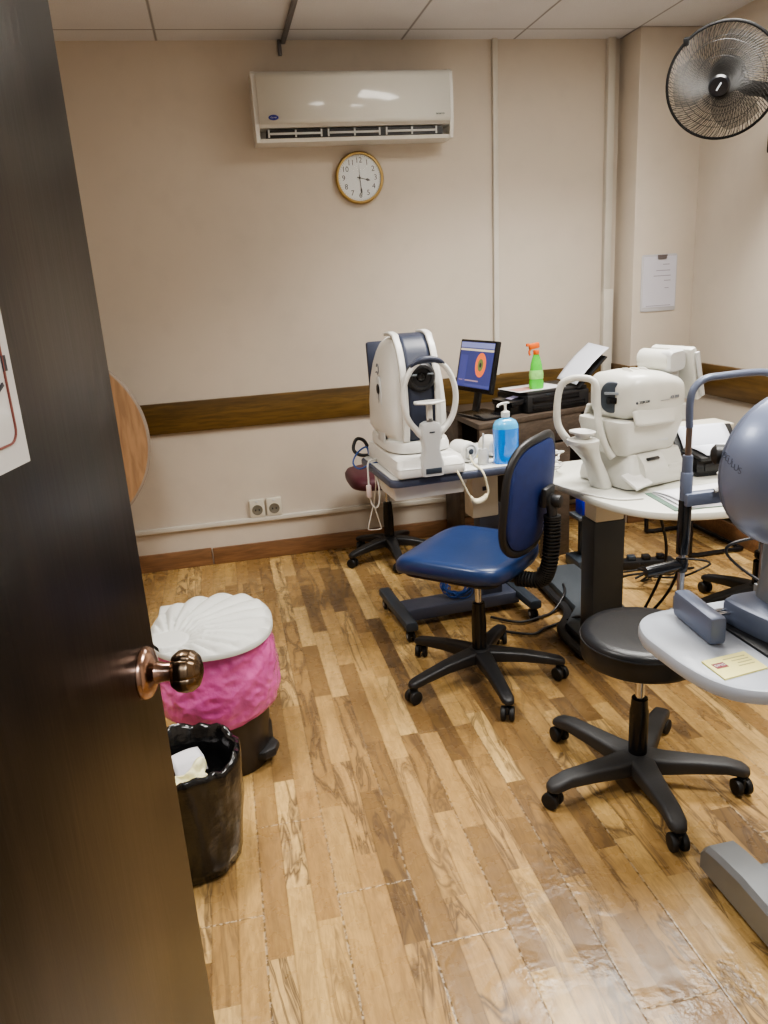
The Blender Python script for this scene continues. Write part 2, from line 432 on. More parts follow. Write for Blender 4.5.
# ------------------------------------------------------------ light
def area(name, loc, sx, sy, power, color=(1, .97, .92), rot=(0, 0, 0), spread=180):
    l = bpy.data.lights.new(name, 'AREA'); l.shape = 'RECTANGLE'; l.size = sx; l.size_y = sy; l.energy = power; l.color = color
    l.spread = rad(spread)
    o = bpy.data.objects.new(name, l); COL.objects.link(o); o.location = loc; o.rotation_euler = rot
    return o
DIFF = mat('light_diffuser', (255, 250, 240), .4, emis=6)
LFR = mat('light_frame', (215, 215, 212), .5)
for i, (x, y, p, sw) in enumerate(((1.67, 2.87, 26, 1.2), (1.37, 1.05, 19, .6), (-.43, 2.0, 13, .6))):
    t = thing('ceiling_light', ('long ceiling light panel nearest the air conditioner', 'square ceiling light panel over the front right table', 'square ceiling light panel on the left side of the room')[i], 'light', (x, y, ZC), 0, 'ceiling light panels')
    M().box((-sw/2+.005, 0, -.006), (.012, .6, .012)).box((sw/2-.005, 0, -.006), (.012, .6, .012)).box((0, .295, -.006), (sw, .012, .012)).box((0, -.295, -.006), (sw, .012, .012)).out('frame', LFR, t)
    M().box((0, 0, -.003), (sw-.022, .578, .006)).out('diffuser', DIFF, t)
    a = area('panel_lamp', (x, y, ZC-.012), sw-.04, .56, p, (1, .975, .93), spread=124)
W = bpy.data.worlds.new('world'); SC.world = W; W.use_nodes = True
W.node_tree.nodes['Background'].inputs[0].default_value = (.80, .88, 1, 1); W.node_tree.nodes['Background'].inputs[1].default_value = 1.2
area('corridor_fill', (.1, -.9, ZC-.02), 0.6, .6, 22, (.92, .96, 1), spread=160)  # added unseen fill, stands in for daylight from behind the camera
# ------------------------------------------------------------ object materials
WHITEP = mat('white_plastic', (222, 221, 216), .35, mott=.03, coat=.2)
CREAMP = mat('cream_plastic', (205, 200, 186), .42, mott=.03)
OFFW = mat('pale_grey_plastic', (200, 201, 200), .4, mott=.03)
BLKP = mat('black_plastic', (34, 34, 36), .42, mott=.1, bump=.05, bscale=200)
BLKS = mat('black_shiny_plastic', (20, 21, 25), .22, mott=.1)
RUBB = mat('black_rubber', (24, 24, 25), .55)
CHROME = mat('chrome', (205, 205, 208), .14, 1)
STEEL = mat('brushed_steel', (150, 150, 152), .3, 1)
NAVYG = mat('blue_grey_plastic', (74, 80, 98), .42, mott=.05)
DKBLUE = mat('dark_blue_panel', (52, 58, 76), .4, mott=.05)
TOPW = mat('white_laminate_top', (222, 222, 218), .35, mott=.03)
GREYM = mat('dark_grey_metal', (64, 72, 82), .4, .2, mott=.06)
GREYB = mat('grey_base_metal', (84, 90, 96), .4, .2, mott=.05)
LOGO = mat('grey_logo', (120, 122, 128), .5)
LCOIL = mat('cream_cord', (214, 206, 178), .45)

# ------------------------------------------------------------ wall things
ac = thing('air_conditioner', 'white split air conditioner mounted high on the back wall above the clock', 'air conditioner', (.776, YB, 2.32))
prof = [(0, -.150), (0, .152), (-.175, .152), (-.196, .140), (-.206, .112), (-.208, .02), (-.204, -.078), (-.192, -.086), (-.185, -.092)]
lip = [(-.185, -.092), (-.135, -.108), (-.135, -.146), (-.142, -.152)]
full = prof+[(-.120, -.100), (-.120, -.135), (-.178, -.138), (-.172, -.154), (-.10, -.158)]
b = M()
b.rings([[V((sx, y, z)) for y, z in full] for sx in (-.484, .484)])
b.out('housing', WHITEP, ac, 25)
for sx in (-1, 1):
    b = M()
    b.rings([[V((sx*x, y, z)) for y, z in [(0, -.15), (0, .155), (-.172, .155), (-.200, .138), (-.205, .02), (-.201, -.08), (-.185, -.155)]] for x in (.474, .489, .492)])
    b.out('side_cap', WHITEP, ac, 30)
b2 = M().grid(lambda u, v: (-.472+.944*u, -.2115+.004*(2*v-1)**2*0-.006*sin(pi*v), -.080+.218*v), 2, 10)
b2.out('front_panel', mat('glossy_panel', (226, 226, 220), .12, coat=.6), ac, thick=.006)
M().box((0, -.150, -.118), (.88, .06, .036)).out('air_slot', BLKP, ac)
b = M()
for i in range(3):
    x0 = -.43+i*.29
    b.box((x0+.13, -.184, -.118), (.25, .006, .010), .002, rot=MX.Rotation(rad(20), 3, 'X'))
    b.box((x0+.13, -.170, -.103), (.25, .018, .006), .001)
    for q in (.0, .13, .255): b.box((x0+q, -.180, -.116), (.008, .012, .036), .001)
b.out('louver', OFFW, ac)
fm = frame((0, -.2205, 0), (1, 0, 0), (0, 0, 1))
bd = M(fm @ MX.Translation((-.405, -.054, .002))).prism([(.024*cos(t*pi/16), .0115*sin(t*pi/16)) for t in range(32)], 0, .003, .0008).out('badge', mat('badge_blue', (34, 48, 140), .3), ac, label='small blue oval badge')
text('badge_lettering', 'Carrier', .010, WHITEP, bd, fm @ MX.Translation((-.405, -.054, .0054)), shear=.3)
text('model_lettering', 'INVERTER', .010, mat('teal_ink', (70, 100, 104), .5), ac, fm @ MX.Translation((.418, -.052, .002)))

ck = thing('wall_clock', 'round white wall clock with a gold rim below the air conditioner', 'clock', (.806, YB, 2.012))
cm = frame((0, 0, 0), (1, 0, 0), (0, 0, 1))
M(cm).lathe([(.122, 0), (.127, .012), (.127, .026), (.121, .034), (.113, .034), (.111, .028), (.111, .02), (0, .02)], n=56).out('rim', mat('gold_rim', (176, 150, 98), .3, .8, mott=.08), ck)
M(cm).lathe([(.1115, .018), (.1115, .0225), (0, .0225)], n=48).out('dial', mat('clock_dial', (226, 232, 236), .5), ck)
CLK = mat('clock_ink', (52, 56, 66), .5)
b = M(cm)
for i in range(12):
    a = rad(90-30*i)
    t = text('numeral', str(i or 12), .037, CLK, ck, cm @ MX.Translation((.084*cos(a), .084*sin(a), .0232)), label=None)
for i in range(60):
    a = rad(6*i); b.box((.106*cos(a), .106*sin(a), .0229), (.0045 if i % 5 else .007, .001, .0006), rot=MX.Rotation(a, 3, 'Z'))
b.out('minute_marks', CLK, ck)
def hand(name, ang, L, w, z, spade=0):
    T = cm @ MX.Rotation(rad(-ang), 4, 'Z')
    b = M(T).prism([(-w, -.014), (w, -.014), (w*.9, L*.55), (w*2.2*spade+w*.6, L*.72), (0, L), (-w*2.2*spade-w*.6, L*.72), (-w*.9, L*.55)], z, z+.0008)
    return b.out(name, CLK, ck)
hand('hour_hand', 104, .058, .0022, .0245, 1.2); hand('minute_hand', 175, .086, .0018, .0255, 1.0); hand('second_hand', -1, .075, .0006, .0265)
M(cm).lathe([(.005, .0225), (.005, .029), (.003, .030), (0, .030)], n=16).out('hub', CLK, ck)
M(cm).lathe([(.1115, .031), (.09, .0325), (0, .034)], n=40).out('glass', mat('clear_glass', (255, 255, 255), .03, alpha=.06, spec=.4), ck)

for i, x in enumerate((.094, .190)):
    s_ = thing('power_socket', ('left of the two white wall sockets on the low trunking', 'right of the two white wall sockets on the low trunking')[i], 'socket', (x, YB, .302), 0, 'wall sockets')
    M(cm).prism(rrect(.086, .104, .008), 0, .022, .004).out('plate', CREAMP, s_)
    M(cm).lathe([(.030, .020), (.030, .0235), (.026, .0235), (.024, .0226), (0, .0226)], (0, -.008, 0), n=28).out('socket_rim', mat('socket_grey', (120, 116, 104), .5), s_)
    M(cm).box((-.010, -.008, .0236), (.006, .010, .002)).out('pin_hole', BLKP, s_); M(cm).box((.010, -.008, .0236), (.006, .010, .002)).out('pin_hole', BLKP, s_)
    M(cm).box((0, .040, .023), (.014, .010, .003), .001).out('rocker', OFFW, s_)

# clipboard on the column
cb = thing('clipboard', 'white paper on a clear clipboard hanging on the right column', 'clipboard', (2.427, YC, 1.39))
M(cm).prism(rrect(.215, .305, .012), -.003, .005, .001).out('board', mat('clear_board', (196, 196, 202), .25, coat=.4), cb)
M(cm).box((.003, .006, .0058), (.198, .272, .0012)).out('sheet', mat('note_sheet', (208, 208, 220), .6), cb)
M(cm).box((.012, .138, .009), (.052, .022, .010), .003).cyl((-.016, .146, .014), (.040, .146, .014), .004, n=10).out('clip', mat('clip_grey', (128, 122, 124), .4, .4), cb)
for yy, x0, x1 in ((.098, .02, .06), (.066, -.02, .065), (.038, -.035, .07), (.012, .03, .07), (-.028, .035, .06)):
    M(cm).box(((x0+x1)/2, yy, .0068), (x1-x0, .004, .0006)).out('text_line', mat('faint_ink', (150, 148, 164), .6), cb)
M(cm).box((0, -.122, .0068), (.15, .003, .0006)).out('text_line', mat('faint_ink', (150, 148, 164), .6), cb)

# ------------------------------------------------------------ wall fan
fc = V((2.177, 3.2, 2.205)); tc = (V((0, 0, 1.5))-fc).normalized()
rgt = V((.981, -.191, 0))
fa = (tc-.20*rgt-.27*V((0, 0, 1))).normalized()
fx = fa.cross(V((0, 0, 1))).normalized()*-1
fan = thing('wall_fan', 'black wire cage fan on the right wall near the ceiling', 'fan', tuple(fc))
fy = fa.cross(fx); FT = frame((0, 0, 0), fx, fy)
FANB = mat('fan_black', (16, 16, 18), .6, spec=.3)
WIRE = mat('fan_wire', (50, 49, 48), .4, .3)
R_ = .222
def cage(name, dep, n, hub):
    b = M(FT)
    for i in range(n):
        a = 2*pi*i/n; pts = []
        for q in range(7):
            t = q/6; r = hub+(R_-hub)*t; tw = a+.5*(1-t)
            pts.append((r*cos(tw), r*sin(tw), dep*(1-t**3)))
        b.tube(pts, .0012, 4, smooth=False)
    for rr in (.11, .165):
        t = (rr-hub)/(R_-hub); b.tube([(rr*cos(2*pi*i/40), rr*sin(2*pi*i/40), dep*(1-t**3)-.001) for i in range(40)], .0013, 5, closed=True, smooth=False)
    return b.out(name, WIRE, fan)
cage('front_grill', .060, 110, .040); cage('rear_grill', -.060, 72, .05)
M(FT).tube([(R_*cos(2*pi*i/64), R_*sin(2*pi*i/64), 0) for i in range(64)], .006, 8, closed=True, smooth=False).out('grill_rim', FANB, fan)
M(FT).box((R_*cos(rad(128)), R_*sin(rad(128)), 0), (.02, .03, .026), .004).out('rim_clip', FANB, fan)
cap = M(FT).lathe([(.042, .055), (.043, .062), (.036, .070), (0, .072)], n=36).out('badge_cap', BLKS, fan)
M(FT).box((0, 0, .0725), (.006, .034, .001), rot=MX.Rotation(rad(-35), 3, 'Z')).out('badge_mark', mat('silver_mark', (190, 196, 204), .4), cap)
BLADE = mat('fan_blade', (70, 69, 68), .8, spec=.1, alpha=.26)
for k in range(3):
    a0 = rad(40+120*k)
    def bl(u, v):
        r = .04+.155*u; w = (.55+.35*sin(pi*min(1, u*1.05)))*(.42 if u < .02 else 1)
        a = a0+(v-.5)*w*1.9*(1-.25*u)+.3*u
        return FT @ V((r*cos(a), r*sin(a), .004+(v-.5)*.045*(1-.4*u)))
    M().grid(bl, 10, 10).out('blade', BLADE, fan, thick=.0016)
M(FT).cyl((0, 0, -.03), (0, 0, .035), .035, n=24, bev=.006).out('hub', FANB, fan)
M(FT).lathe([(.035, -.062), (.062, -.068), (.072, -.10), (.070, -.145), (.052, -.185), (.02, -.195), (0, -.195)], n=32).out('motor', FANB, fan)
mp = FT @ V((0, 0, -.12)); wl = V((XR-.003, 3.34, 2.02))-fc
b = M().tube([mp, mp+V((.10, .0, -.05)), V((wl.x-.14, wl.y-.02, -.02)), V((wl.x-.03, wl.y, wl.z+.06-.02))], lambda t: .022+.008*sin(pi*t), 10)
b.out('arm', FANB, fan)
M().box((wl.x-.012, wl.y, wl.z-.01), (.03, .10, .20), .01).box((wl.x-.055, wl.y, wl.z-.02), (.08, .075, .11), .012).out('wall_bracket', FANB, fan)

# ------------------------------------------------------------ swivel chairs
def star_base(t, angs, r, zs, zstem0, m=BLKP, thick=1.0, zh=.106):
    """five legs with casters, hub, sleeve and gas lift"""
    for a in angs:
        T = MX.Rotation(rad(a), 4, 'Z')
        secs = []
        for q, (x, z, w, h) in enumerate(((.02, zh, .034, .050), (.08, zh-.002, .031, .046), (r*.55, zh*.6+.034, .026, .040), (r*.85, .084, .0235, .034), (r, .076, .0225, .030), (r+.016, .072, .017, .022), (r+.021, .071, .010, .014))):
            secs.append([T @ V((x, p[0]*thick, z+p[1])) for p in rrect(2*w, h*thick, .011, 4)])
        lg = M().rings(secs).out('leg', m, t, 50)
        if True:
            sw = random.uniform(-70, 70)
            C_ = T @ MX.Translation((r-.004, 0, 0)) @ MX.Rotation(rad(sw), 4, 'Z')
            b = M(C_)
            for sd in (-1, 1): b.cyl((.010, sd*.006, .026), (.010, sd*.024, .026), .0258, n=24, bev=.005)
            b.box((.008, 0, .040), (.036, .011, .030), .004).cyl((0, 0, .035), (0, 0, .070), .008, n=12)
            b.out('caster', RUBB, lg)
    M().lathe([(.034, zh-.034), (.050, zh-.026), (.050, zh+.012), (.038, zh+.026), (.030, zh+.028), (0, zh+.028)], n=28).out('hub', m, t)
    M().lathe([(.027, zh+.015), (.028, .24), (.025, zstem0-.03), (.023, zstem0), (.016, zstem0+.002), (0, zstem0+.002)], n=24).out('sleeve', BLKS, t)
    M().cyl((0, 0, zstem0-.02), (0, 0, zs), .0135, n=20).out('gas_lift', CHROME, t)

BLUEV = mat('blue_vinyl', (27, 50, 92), .34, mott=.06, bump=.05, bscale=120, coat=.1)
BLUEF = mat('blue_fabric', (30, 48, 104), .6, mott=.10, mscale=30, bump=.1, bscale=300)
ch = thing('office_chair', 'blue vinyl swivel office chair with backrest in the middle of the floor', 'chair', (.833, 2.535, 0))
star_base(ch, (270, 342, 54, 126, 198), .30, .46, .32)
# seat faces the back left corner
SR = MX.Rotation(rad(135), 4, 'Z')                      # local +x points where the sitter looks
ST = MX.Translation((-.028, .028, .014)) @ SR
def seat_pts(k, z, lift=0):
    o = []
    for x, y in superell(.46, .45, 4.2, 64):
        zz = z
        if x*k > .10: zz -= ((x*k-.10)/.13)**2*.030          # waterfall front
        zz += (abs(y*k)/.22)**3*.010
        o.append(ST @ V((x*k, y*k, zz)))
    return o
M().rings([seat_pts(.90, .455), seat_pts(.97, .462), seat_pts(1.0, .478), seat_pts(1.0, .495), seat_pts(.985, .510), seat_pts(.94, .520), seat_pts(.8, .523), seat_pts(.5, .5235), seat_pts(.2, .5237), seat_pts(.02, .5237)]).out('seat', BLUEV, ch, 60)
M(ST).prism(rrect(.38, .37, .06), .445, .458, .003).out('seat_pan', BLKP, ch)
M(ST).box((-.03, 0, .435), (.20, .12, .03), .008).box((-.0, .0, .452), (.10, .20, .01), .002).out('mechanism', BLKP, ch)
M(ST).tube([(-.02, -.06, .432), (-.03, -.14, .43), (-.05, -.20, .437)], .005, 8).box((-.055, -.215, .438), (.028, .05, .010), .004).out('lever', BLKP, ch)
# backrest: shell, cushion, bar with bellows cover
def bk(w, h, off, bulge, n=48):
    o = []
    for x, y in superell(w, h, 3.0, n):
        cur = .04*(x/.2)**2+.02*(y/.195)**2
        o.append((off+cur+bulge, x, y))
    return o
BT = ST @ MX.Translation((-.298, 0, .748)) @ MX.Rotation(rad(-6), 4, 'Y')
b = M(BT).rings([bk(.36, .34, .012, 0), bk(.385, .375, .012, 0), bk(.39, .38, .018, 0), bk(.38, .37, .034, 0), bk(.36, .34, .042, .0), bk(.2, .18, .046, 0), bk(.01, .01, .047, 0)])
b.out('back_cushion', BLUEV, ch, 60)
b = M(BT).rings([bk(.01, .01, .004, 0), bk(.2, .18, .003, 0), bk(.36, .35, .001, 0), bk(.385, .375, .004, 0), bk(.385, .375, .014, 0)])
b.out('back_panel', BLUEF, ch, 60)
o_ = bk(.405, .398, .014, 0, 56)
M(BT).tube(o_, .0165, 8, closed=True, smooth=False, flat=.8).out('back_rim', BLKP, ch, 60)
barp = [(-.07, 0, .432), (-.20, 0, .430), (-.285, 0, .440), (-.315, 0, .49), (-.328, 0, .59), (-.328, 0, .70), (-.315, 0, .755)]
M(ST).tube([(x, y, z) for x, y, z in barp], .024, 12, k=6, flat=.7).out('back_bar', BLKP, ch, 60)
b = M(ST)
sp = smooth_path([(-.20, 0, .430), (-.285, 0, .440), (-.315, 0, .49), (-.328, 0, .59), (-.329, 0, .68)], 8)
for i, p in enumerate(sp[::1]):
    d = (sp[min(i+1, len(sp)-1)]-sp[max(i-1, 0)]).normalized()
    b.cyl(p-d*.0032, p+d*.0032, .030, n=16, bev=.0024)
b.out('bellows', RUBB, ch)
M(ST).box((-.312, 0, .750), (.022, .085, .07), .008, rot=MX.Rotation(rad(-6), 3, 'Y')).out('back_bracket', BLKP, ch)
M(ST).cyl((-.330, 0, .735), (-.360, 0, .735), .022, n=18, bev=.004).out('knob', BLKP, ch)

STOOLG = mat('dark_grey_plastic', (50, 50, 51), .5, mott=.12, bump=.06, bscale=150)
BLKV = mat('black_vinyl', (30, 31, 34), .36, mott=.08, bump=.06, bscale=130)
def round_seat(t, z0, z1, r, m, name='seat'):
    M().lathe([(r*.9, z0), (r*.985, z0+.006), (r, z0+.016), (r, z1-.022), (r*.985, z1-.010), (r*.94, z1-.003), (r*.8, z1), (r*.4, z1+.001), (0, z1)], n=64).out(name, m, t, 60)
    M().cyl((0, 0, z0-.02), (0, 0, z0), r*.5, n=24).out('seat_plate', BLKP, t)
    for zz in (z1-.020,): M().tube([((r+.001)*cos(2*pi*i/56), (r+.001)*sin(2*pi*i/56), zz) for i in range(56)], .0024, 6, closed=True, smooth=False).out('piping', m, t)
st = thing('swivel_stool', 'round black vinyl swivel stool in front of the grey instrument table', 'stool', (1.078, 1.80, 0))
star_base(st, (117, 189, 261, 333, 45), .290, .41, .285, STOOLG, thick=1.12, zh=.076)
round_seat(st, .420, .505, .172, BLKV)

MAROON = mat('maroon_vinyl', (74, 32, 42), .5, mott=.08, bump=.05, bscale=120)
ms = thing('swivel_stool', 'maroon cushioned swivel stool half hidden behind the left instrument table', 'stool', (.795, 3.965, 0))
star_base(ms, (198, 270, 342, 54, 126), .235, .45, .33)
sq = superell(.43, .40, 4, 48)
M().loft([(sq, .455, .90, (0, -.02)), (sq, .462, .98, (0, -.02)), (sq, .475, 1, (0, -.02)), (sq, .498, 1, (0, -.02)), (sq, .515, .95, (0, -.02)), (sq, .525, .8, (0, -.02)), (sq, .528, .4, (0, -.02)), (sq, .528, .02, (0, -.02))]).out('seat', MAROON, ms, 60)
M().prism(rrect(.30, .28, .04), .44, .456).out('seat_plate', BLKP, ms)

bs = thing('swivel_stool', 'black swivel stool behind the grey instrument dome, mostly hidden', 'stool', (2.17, 2.71, 0))
star_base(bs, (178, 250, 322, 34, 106), .27, .43, .20)
M().cyl((0, 0, .255), (0, 0, .285), .026, n=20, bev=.004).out('collar', BLKS, bs)
round_seat(bs, .44, .51, .19, BLKV)

# visitor chair against the right wall
vc = thing('cantilever_chair', 'low black tube cantilever chair by the right wall beyond the round table', 'chair', (2.40, 3.60, 0))
for sd in (-1, 1):
    M().tube([(.13, sd*.215, .46), (-.06, sd*.215, .455), (-.115, sd*.215, .42), (-.12, sd*.215, .06), (-.10, sd*.215, .016), (.02, sd*.215, .0135), (.19, sd*.215, .0135)], .0125, 8, k=5).out('frame_tube', BLKS, vc)
M().tube([(.19, -.215, .0135), (.19, .215, .0135)], .0125, 8, smooth=False).out('floor_bar', BLKS, vc)
for sd in (-1, 1): M().tube([(.12, sd*.215, .46), (.165, sd*.215, .49), (.19, sd*.215, .60)], .0125, 8, k=5).out('back_tube', BLKS, vc)
M().loft([(superell(.36, .44, 4), .462, .95, (.02, 0)), (superell(.36, .44, 4), .47, 1, (.02, 0)), (superell(.36, .44, 4), .50, 1, (.02, 0)), (superell(.36, .44, 4), .515, .9, (.02, 0))]).out('seat', BLKV, vc)
M(MX.Translation((.175, 0, .565))).box((0, 0, 0), (.026, .43, .10), .012, rot=MX.Rotation(rad(6), 3, 'Y')).out('backrest', BLKV, vc)

# ------------------------------------------------------------ bins
pb = thing('pedal_bin', 'dark pedal bin with white shell lid and pink liner beside the door', 'bin', (-.135, 2.335, 0))
BINB = mat('bin_brown_black', (44, 36, 31), .4, mott=.08)
PINK = mat('pink_liner', (226, 104, 178), .2, mott=.2, mscale=11, bump=.5, bscale=40, alpha=.80, coat=.4)
def bo(w, d, n=64): return superell(w, d, 2.4, n)
M().loft([(bo(.29, .34), 0, .96, (0, 0)), (bo(.29, .34), .008, 1, (0, 0)), (bo(.315, .365), .25, 1, (0, 0)), (bo(.34, .395), .445, 1, (0, 0))]).out('bucket', BINB, pb)
def pink(u, v):
    a = 2*pi*u
    K = [(.452, .985), (.446, 1.02), (.42, 1.05), (.385, 1.085), (.35, 1.11), (.31, 1.135), (.275, 1.135), (.242, 1.10), (.222, 1.04), (.216, .97), (.23, .93)]
    q = v*(len(K)-1); i = min(int(q), len(K)-2); t = q-i
    z = K[i][0]*(1-t)+K[i+1][0]*t; k = K[i][1]*(1-t)+K[i+1][1]*t
    ca, sa = cos(a), sin(a)
    x, y = .176*math.copysign(abs(ca)**(2/2.4), ca), .2025*math.copysign(abs(sa)**(2/2.4), sa)
    env = sin(pi*min(1, max(0, v*1.08)))**.6
    p = V((ca*2.3, sa*2.3, z*14)); d = 0
    d += .020*(1-2*abs(NZ.noise(p))) + .013*(1-2.4*abs(NZ.noise(p*2.1+V((3, 1, 7))))) + .007*(1-2.4*abs(NZ.noise(V((ca*9, sa*9, z*40)))))
    d += .006*sin(11*a+6*sin(3*a))*(1-v)
    k2 = k+(d-.014)*env*1.5
    drop = (.5*sin(2*a+1.2)+.3*sin(5*a))*.030*max(0, v-.35)/.65
    return (x*k2, y*k2, z+drop)
M().grid(pink, 220, 70).out('liner', PINK, pb, 80)
SHELL = mat('shell_white', (196, 197, 192), .45, mott=.03)
hub = V((-.125, -.10))
def lid(u, v):
    a = 2*pi*u; r = v
    x0, y0 = .192*math.copysign(abs(cos(a))**.87, cos(a)), .226*math.copysign(abs(sin(a))**.87, sin(a))
    x, y = x0*r, y0*r
    d = V((x, y))-hub; D = d.length; ang = math.atan2(d.y, d.x)
    z = .470+.020*(1-r**3)
    amp = .013*min(1, max(0, (D-.058)/.05))*min(1, (1-r)*9+.15)
    z += amp*(abs(cos((ang-.6)*13))**.55)*1.5
    if D < .060: z = max(z-.002, .486+.004*(1-(D/.06)**2))
    if .055 < D < .066 and r < .97: z -= .003
    return (x, y, z)
b = M().grid(lid, 240, 40)
b.rings([[(x*k, y*k, z) for x, y in superell(.384, .452, 2.3, 64)] for k, z in ((1.0, .472), (1.015, .468), (1.015, .456), (.98, .454))], caps=(False, True))
b.box((-.125, .155, .468), (.10, .10, .018), .008)
b.out('lid', SHELL, pb, 60)
PT = MX.Rotation(rad(-38), 4, 'Z')
M(PT).prism([(.0, -.060), (.155, -.056), (.185, -.040), (.200, 0), (.185, .040), (.155, .056), (0, .060)], .028, .062, .012).out('pedal', BLKP, pb)
M(PT).box((.13, 0, .07), (.05, .13, .13), .02).out('pedal_recess', BLKP, pb)

wb = thing('waste_bin', 'small waste bin lined with a black bag in front of the pedal bin', 'bin', (-.215, 1.835, 0))
BAG = mat('black_bag', (19, 19, 20), .2, mott=.2, bump=1.0, bscale=13, coat=.3)
def bag(z, rx, ry, amp, ph, dx=0, dy=0, zj=0):
    o = []
    for i in range(80):
        a = 2*pi*i/80
        f = amp*(.25*sin(3*a+ph)+.15*sin(9*a+ph*3.7)+.9*NZ.noise(V((cos(a)*2.2, sin(a)*2.2, z*9+ph*.4)))+.6*NZ.noise(V((cos(a)*6, sin(a)*6, z*22))))
        o.append((dx+rx*cos(a)*(1+f), dy+ry*sin(a)*(1+f), z+zj*(sin(6*a+ph)+.7*sin(11*a)+.5*sin(19*a+2))))
    return o
M().rings([bag(.004, .085, .085, .05, 1, -.005), bag(.012, .112, .112, .06, 1.2, -.005), bag(.05, .118, .118, .05, 1.6, -.003), bag(.12, .124, .124, .05, 2.0), bag(.20, .132, .132, .05, 2.3), bag(.27, .138, .140, .05, 2.6), bag(.315, .143, .146, .045, 2.8, 0, 0, .003), bag(.334, .142, .146, .05, 3.0, 0, 0, .005), bag(.340, .133, .137, .05, 3.1, 0, 0, .006),
    bag(.328, .122, .126, .04, 3.2, 0, 0, .004), bag(.24, .117, .120, .05, 3.6), bag(.19, .10, .10, .05, 4), bag(.185, .02, .02, 0, 4)]).out('liner', BAG, wb, 80)
M().loft([(superell(.20, .20, 2), .003, 1, (-.005, 0)), (superell(.225, .225, 2), .17, 1, (0, 0))]).out('bucket', BLKP, wb)
tissue = M().grid(lambda u, v: (.13*(u-.5)+.012*sin(9*v), .11*(v-.5)+.01*sin(8*u), .03+.030*NZ.noise(V((u*3.1, v*3.3, 1)))+.018*sin(pi*u)*sin(pi*v)+.012*NZ.noise(V((u*9, v*9, 2)))), 22, 22)
o = tissue.out('crumpled_tissue', mat('yellow_tissue', (226, 220, 178), .7, sss=.1), None, 70, loc=(-.215, 1.79, .235), thick=.003); tag(o, 'crumpled cream tissue inside the black lined waste bin', 'tissue'); o.rotation_euler = (rad(30), rad(-10), .5)
pp = M().grid(lambda u, v: (.085*(u-.5), .075*(v-.5), .02*sin(2*u)+.02*(v if v < .5 else 1-v)), 8, 8).out('paper_scrap', mat('scrap_paper', (206, 204, 208), .6), None, 60, loc=(-.225, 1.885, .265), thick=.001); tag(pp, 'folded white paper scrap at the back inside the black lined waste bin', 'paper'); pp.rotation_euler = (rad(28), rad(12), .5)

# round tilt-top table beyond the door
tt = thing('tilt_top_table', 'round wooden table with its top tipped up behind the door, by the back wall', 'table', (-.853, 3.78, 0))
M(frame((0, .09, .83), (1, 0, 0), (0, .10, 1))).lathe([(.455, 0), (.462, .006), (.462, .022), (.456, .028), (.452, .0285), (.452, .029), (0, .029)], n=96).out('rim', mat('worn_grey_rim', (150, 138, 126), .5, mott=.1), tt)
M(frame((0, .09, .83), (1, 0, 0), (0, .10, 1))).lathe([(.450, .0288), (.448, .0305), (0, .0305)], n=96).out('tabletop', wood_material('tan_wood', (160, 124, 92), (174, 138, 104), 2, .4, 5), tt)
M().lathe([(.05, .04), (.04, .10), (.035, .5), (.04, .76), (.06, .80), (0, .80)], (0, .17, 0), n=24).out('pedestal', BASEB, tt)
for a in (10, 130, 250): M().tube([(.03*cos(rad(a)), .17+.03*sin(rad(a)), .09), (.15*cos(rad(a)), .17+.15*sin(rad(a)), .07), (.27*cos(rad(a)), .17+.27*sin(rad(a)), .018)], .018, 8).out('foot', BASEB, tt)
M().box((0, .145, .80), (.12, .05, .09), .006).out('hinge_block', BASEB, tt)
# ------------------------------------------------------------ left instrument table
lt = thing('instrument_table', 'white topped instrument table with dark blue edge and castered feet, left of the blue chair', 'table', (.925, 3.10, 0), rad(4))
def caster(parent, x, y, z=0, r=.024):
    b = M(MX.Translation((x, y, z)))
    for sd in (-1, 1): b.cyl((sd*.005, 0, r), (sd*.016, 0, r), r, n=20, bev=.004)
    b.box((0, 0, r*1.5), (.011, .03, .024), .003).cyl((0, 0, r*1.4), (0, 0, r*2+.012), .007, n=10)
    c = b.out('caster', RUBB, parent)
    b = M(MX.Translation((x, y, z))); b.cyl((-.0175, 0, r), (.0175, 0, r), .009, n=14).out('caster_cap', mat('caster_grey', (170, 172, 172), .4), c)
lto = rrect(.70, .50, .035)
M().prism([(x, y+.03) for x, y in lto], .705, .735, .007).out('edge_band', NAVYG, lt)
M().prism([(x, y+.03) for x, y in rrect(.675, .475, .028)], .7345, .740, .002).out('table_top', TOPW, lt)
M().loft([([(x-.17, y-.055) for x, y in rrect(.30, .22, .01)], .640, 1, (0, 0)), ([(x-.17, y-.055) for x, y in rrect(.33, .25, .01)], .705, 1, (0, 0))]).out('tray', TOPW, lt)
SLEEVE = mat('beige_sleeve', (208, 205, 197), .5, mott=.04)
M().box((.135, .03, .585), (.125, .10, .24), .008).box((.135, .03, .69), (.30, .30, .03), .004).out('column_sleeve', SLEEVE, lt)
M().box((.162, .03, .30), (.105, .075, .44), .006).out('column', NAVYG, lt)
lgb = M().box((.127, -.029, .600), (.018, .0035, .018), .001).out('sleeve_mark', DKBLUE, lt)
M().prism(rrect(.56, .125, .01), .030, .088, .008, MX.Translation((.01, .03, 0))).out('base_beam', NAVYG, lt)
for sx in (-.282, .298):
    b = M(MX.Translation((sx, .035, 0)))
    b.prism([(-.026, -.215), (.026, -.215), (.028, 0), (.026, .215), (-.026, .215), (-.028, 0)], .056, .096, .01)
    f = b.out('foot', GREYM, lt)
    for sy in (-.185, .185): caster(f, sx, .035+sy)

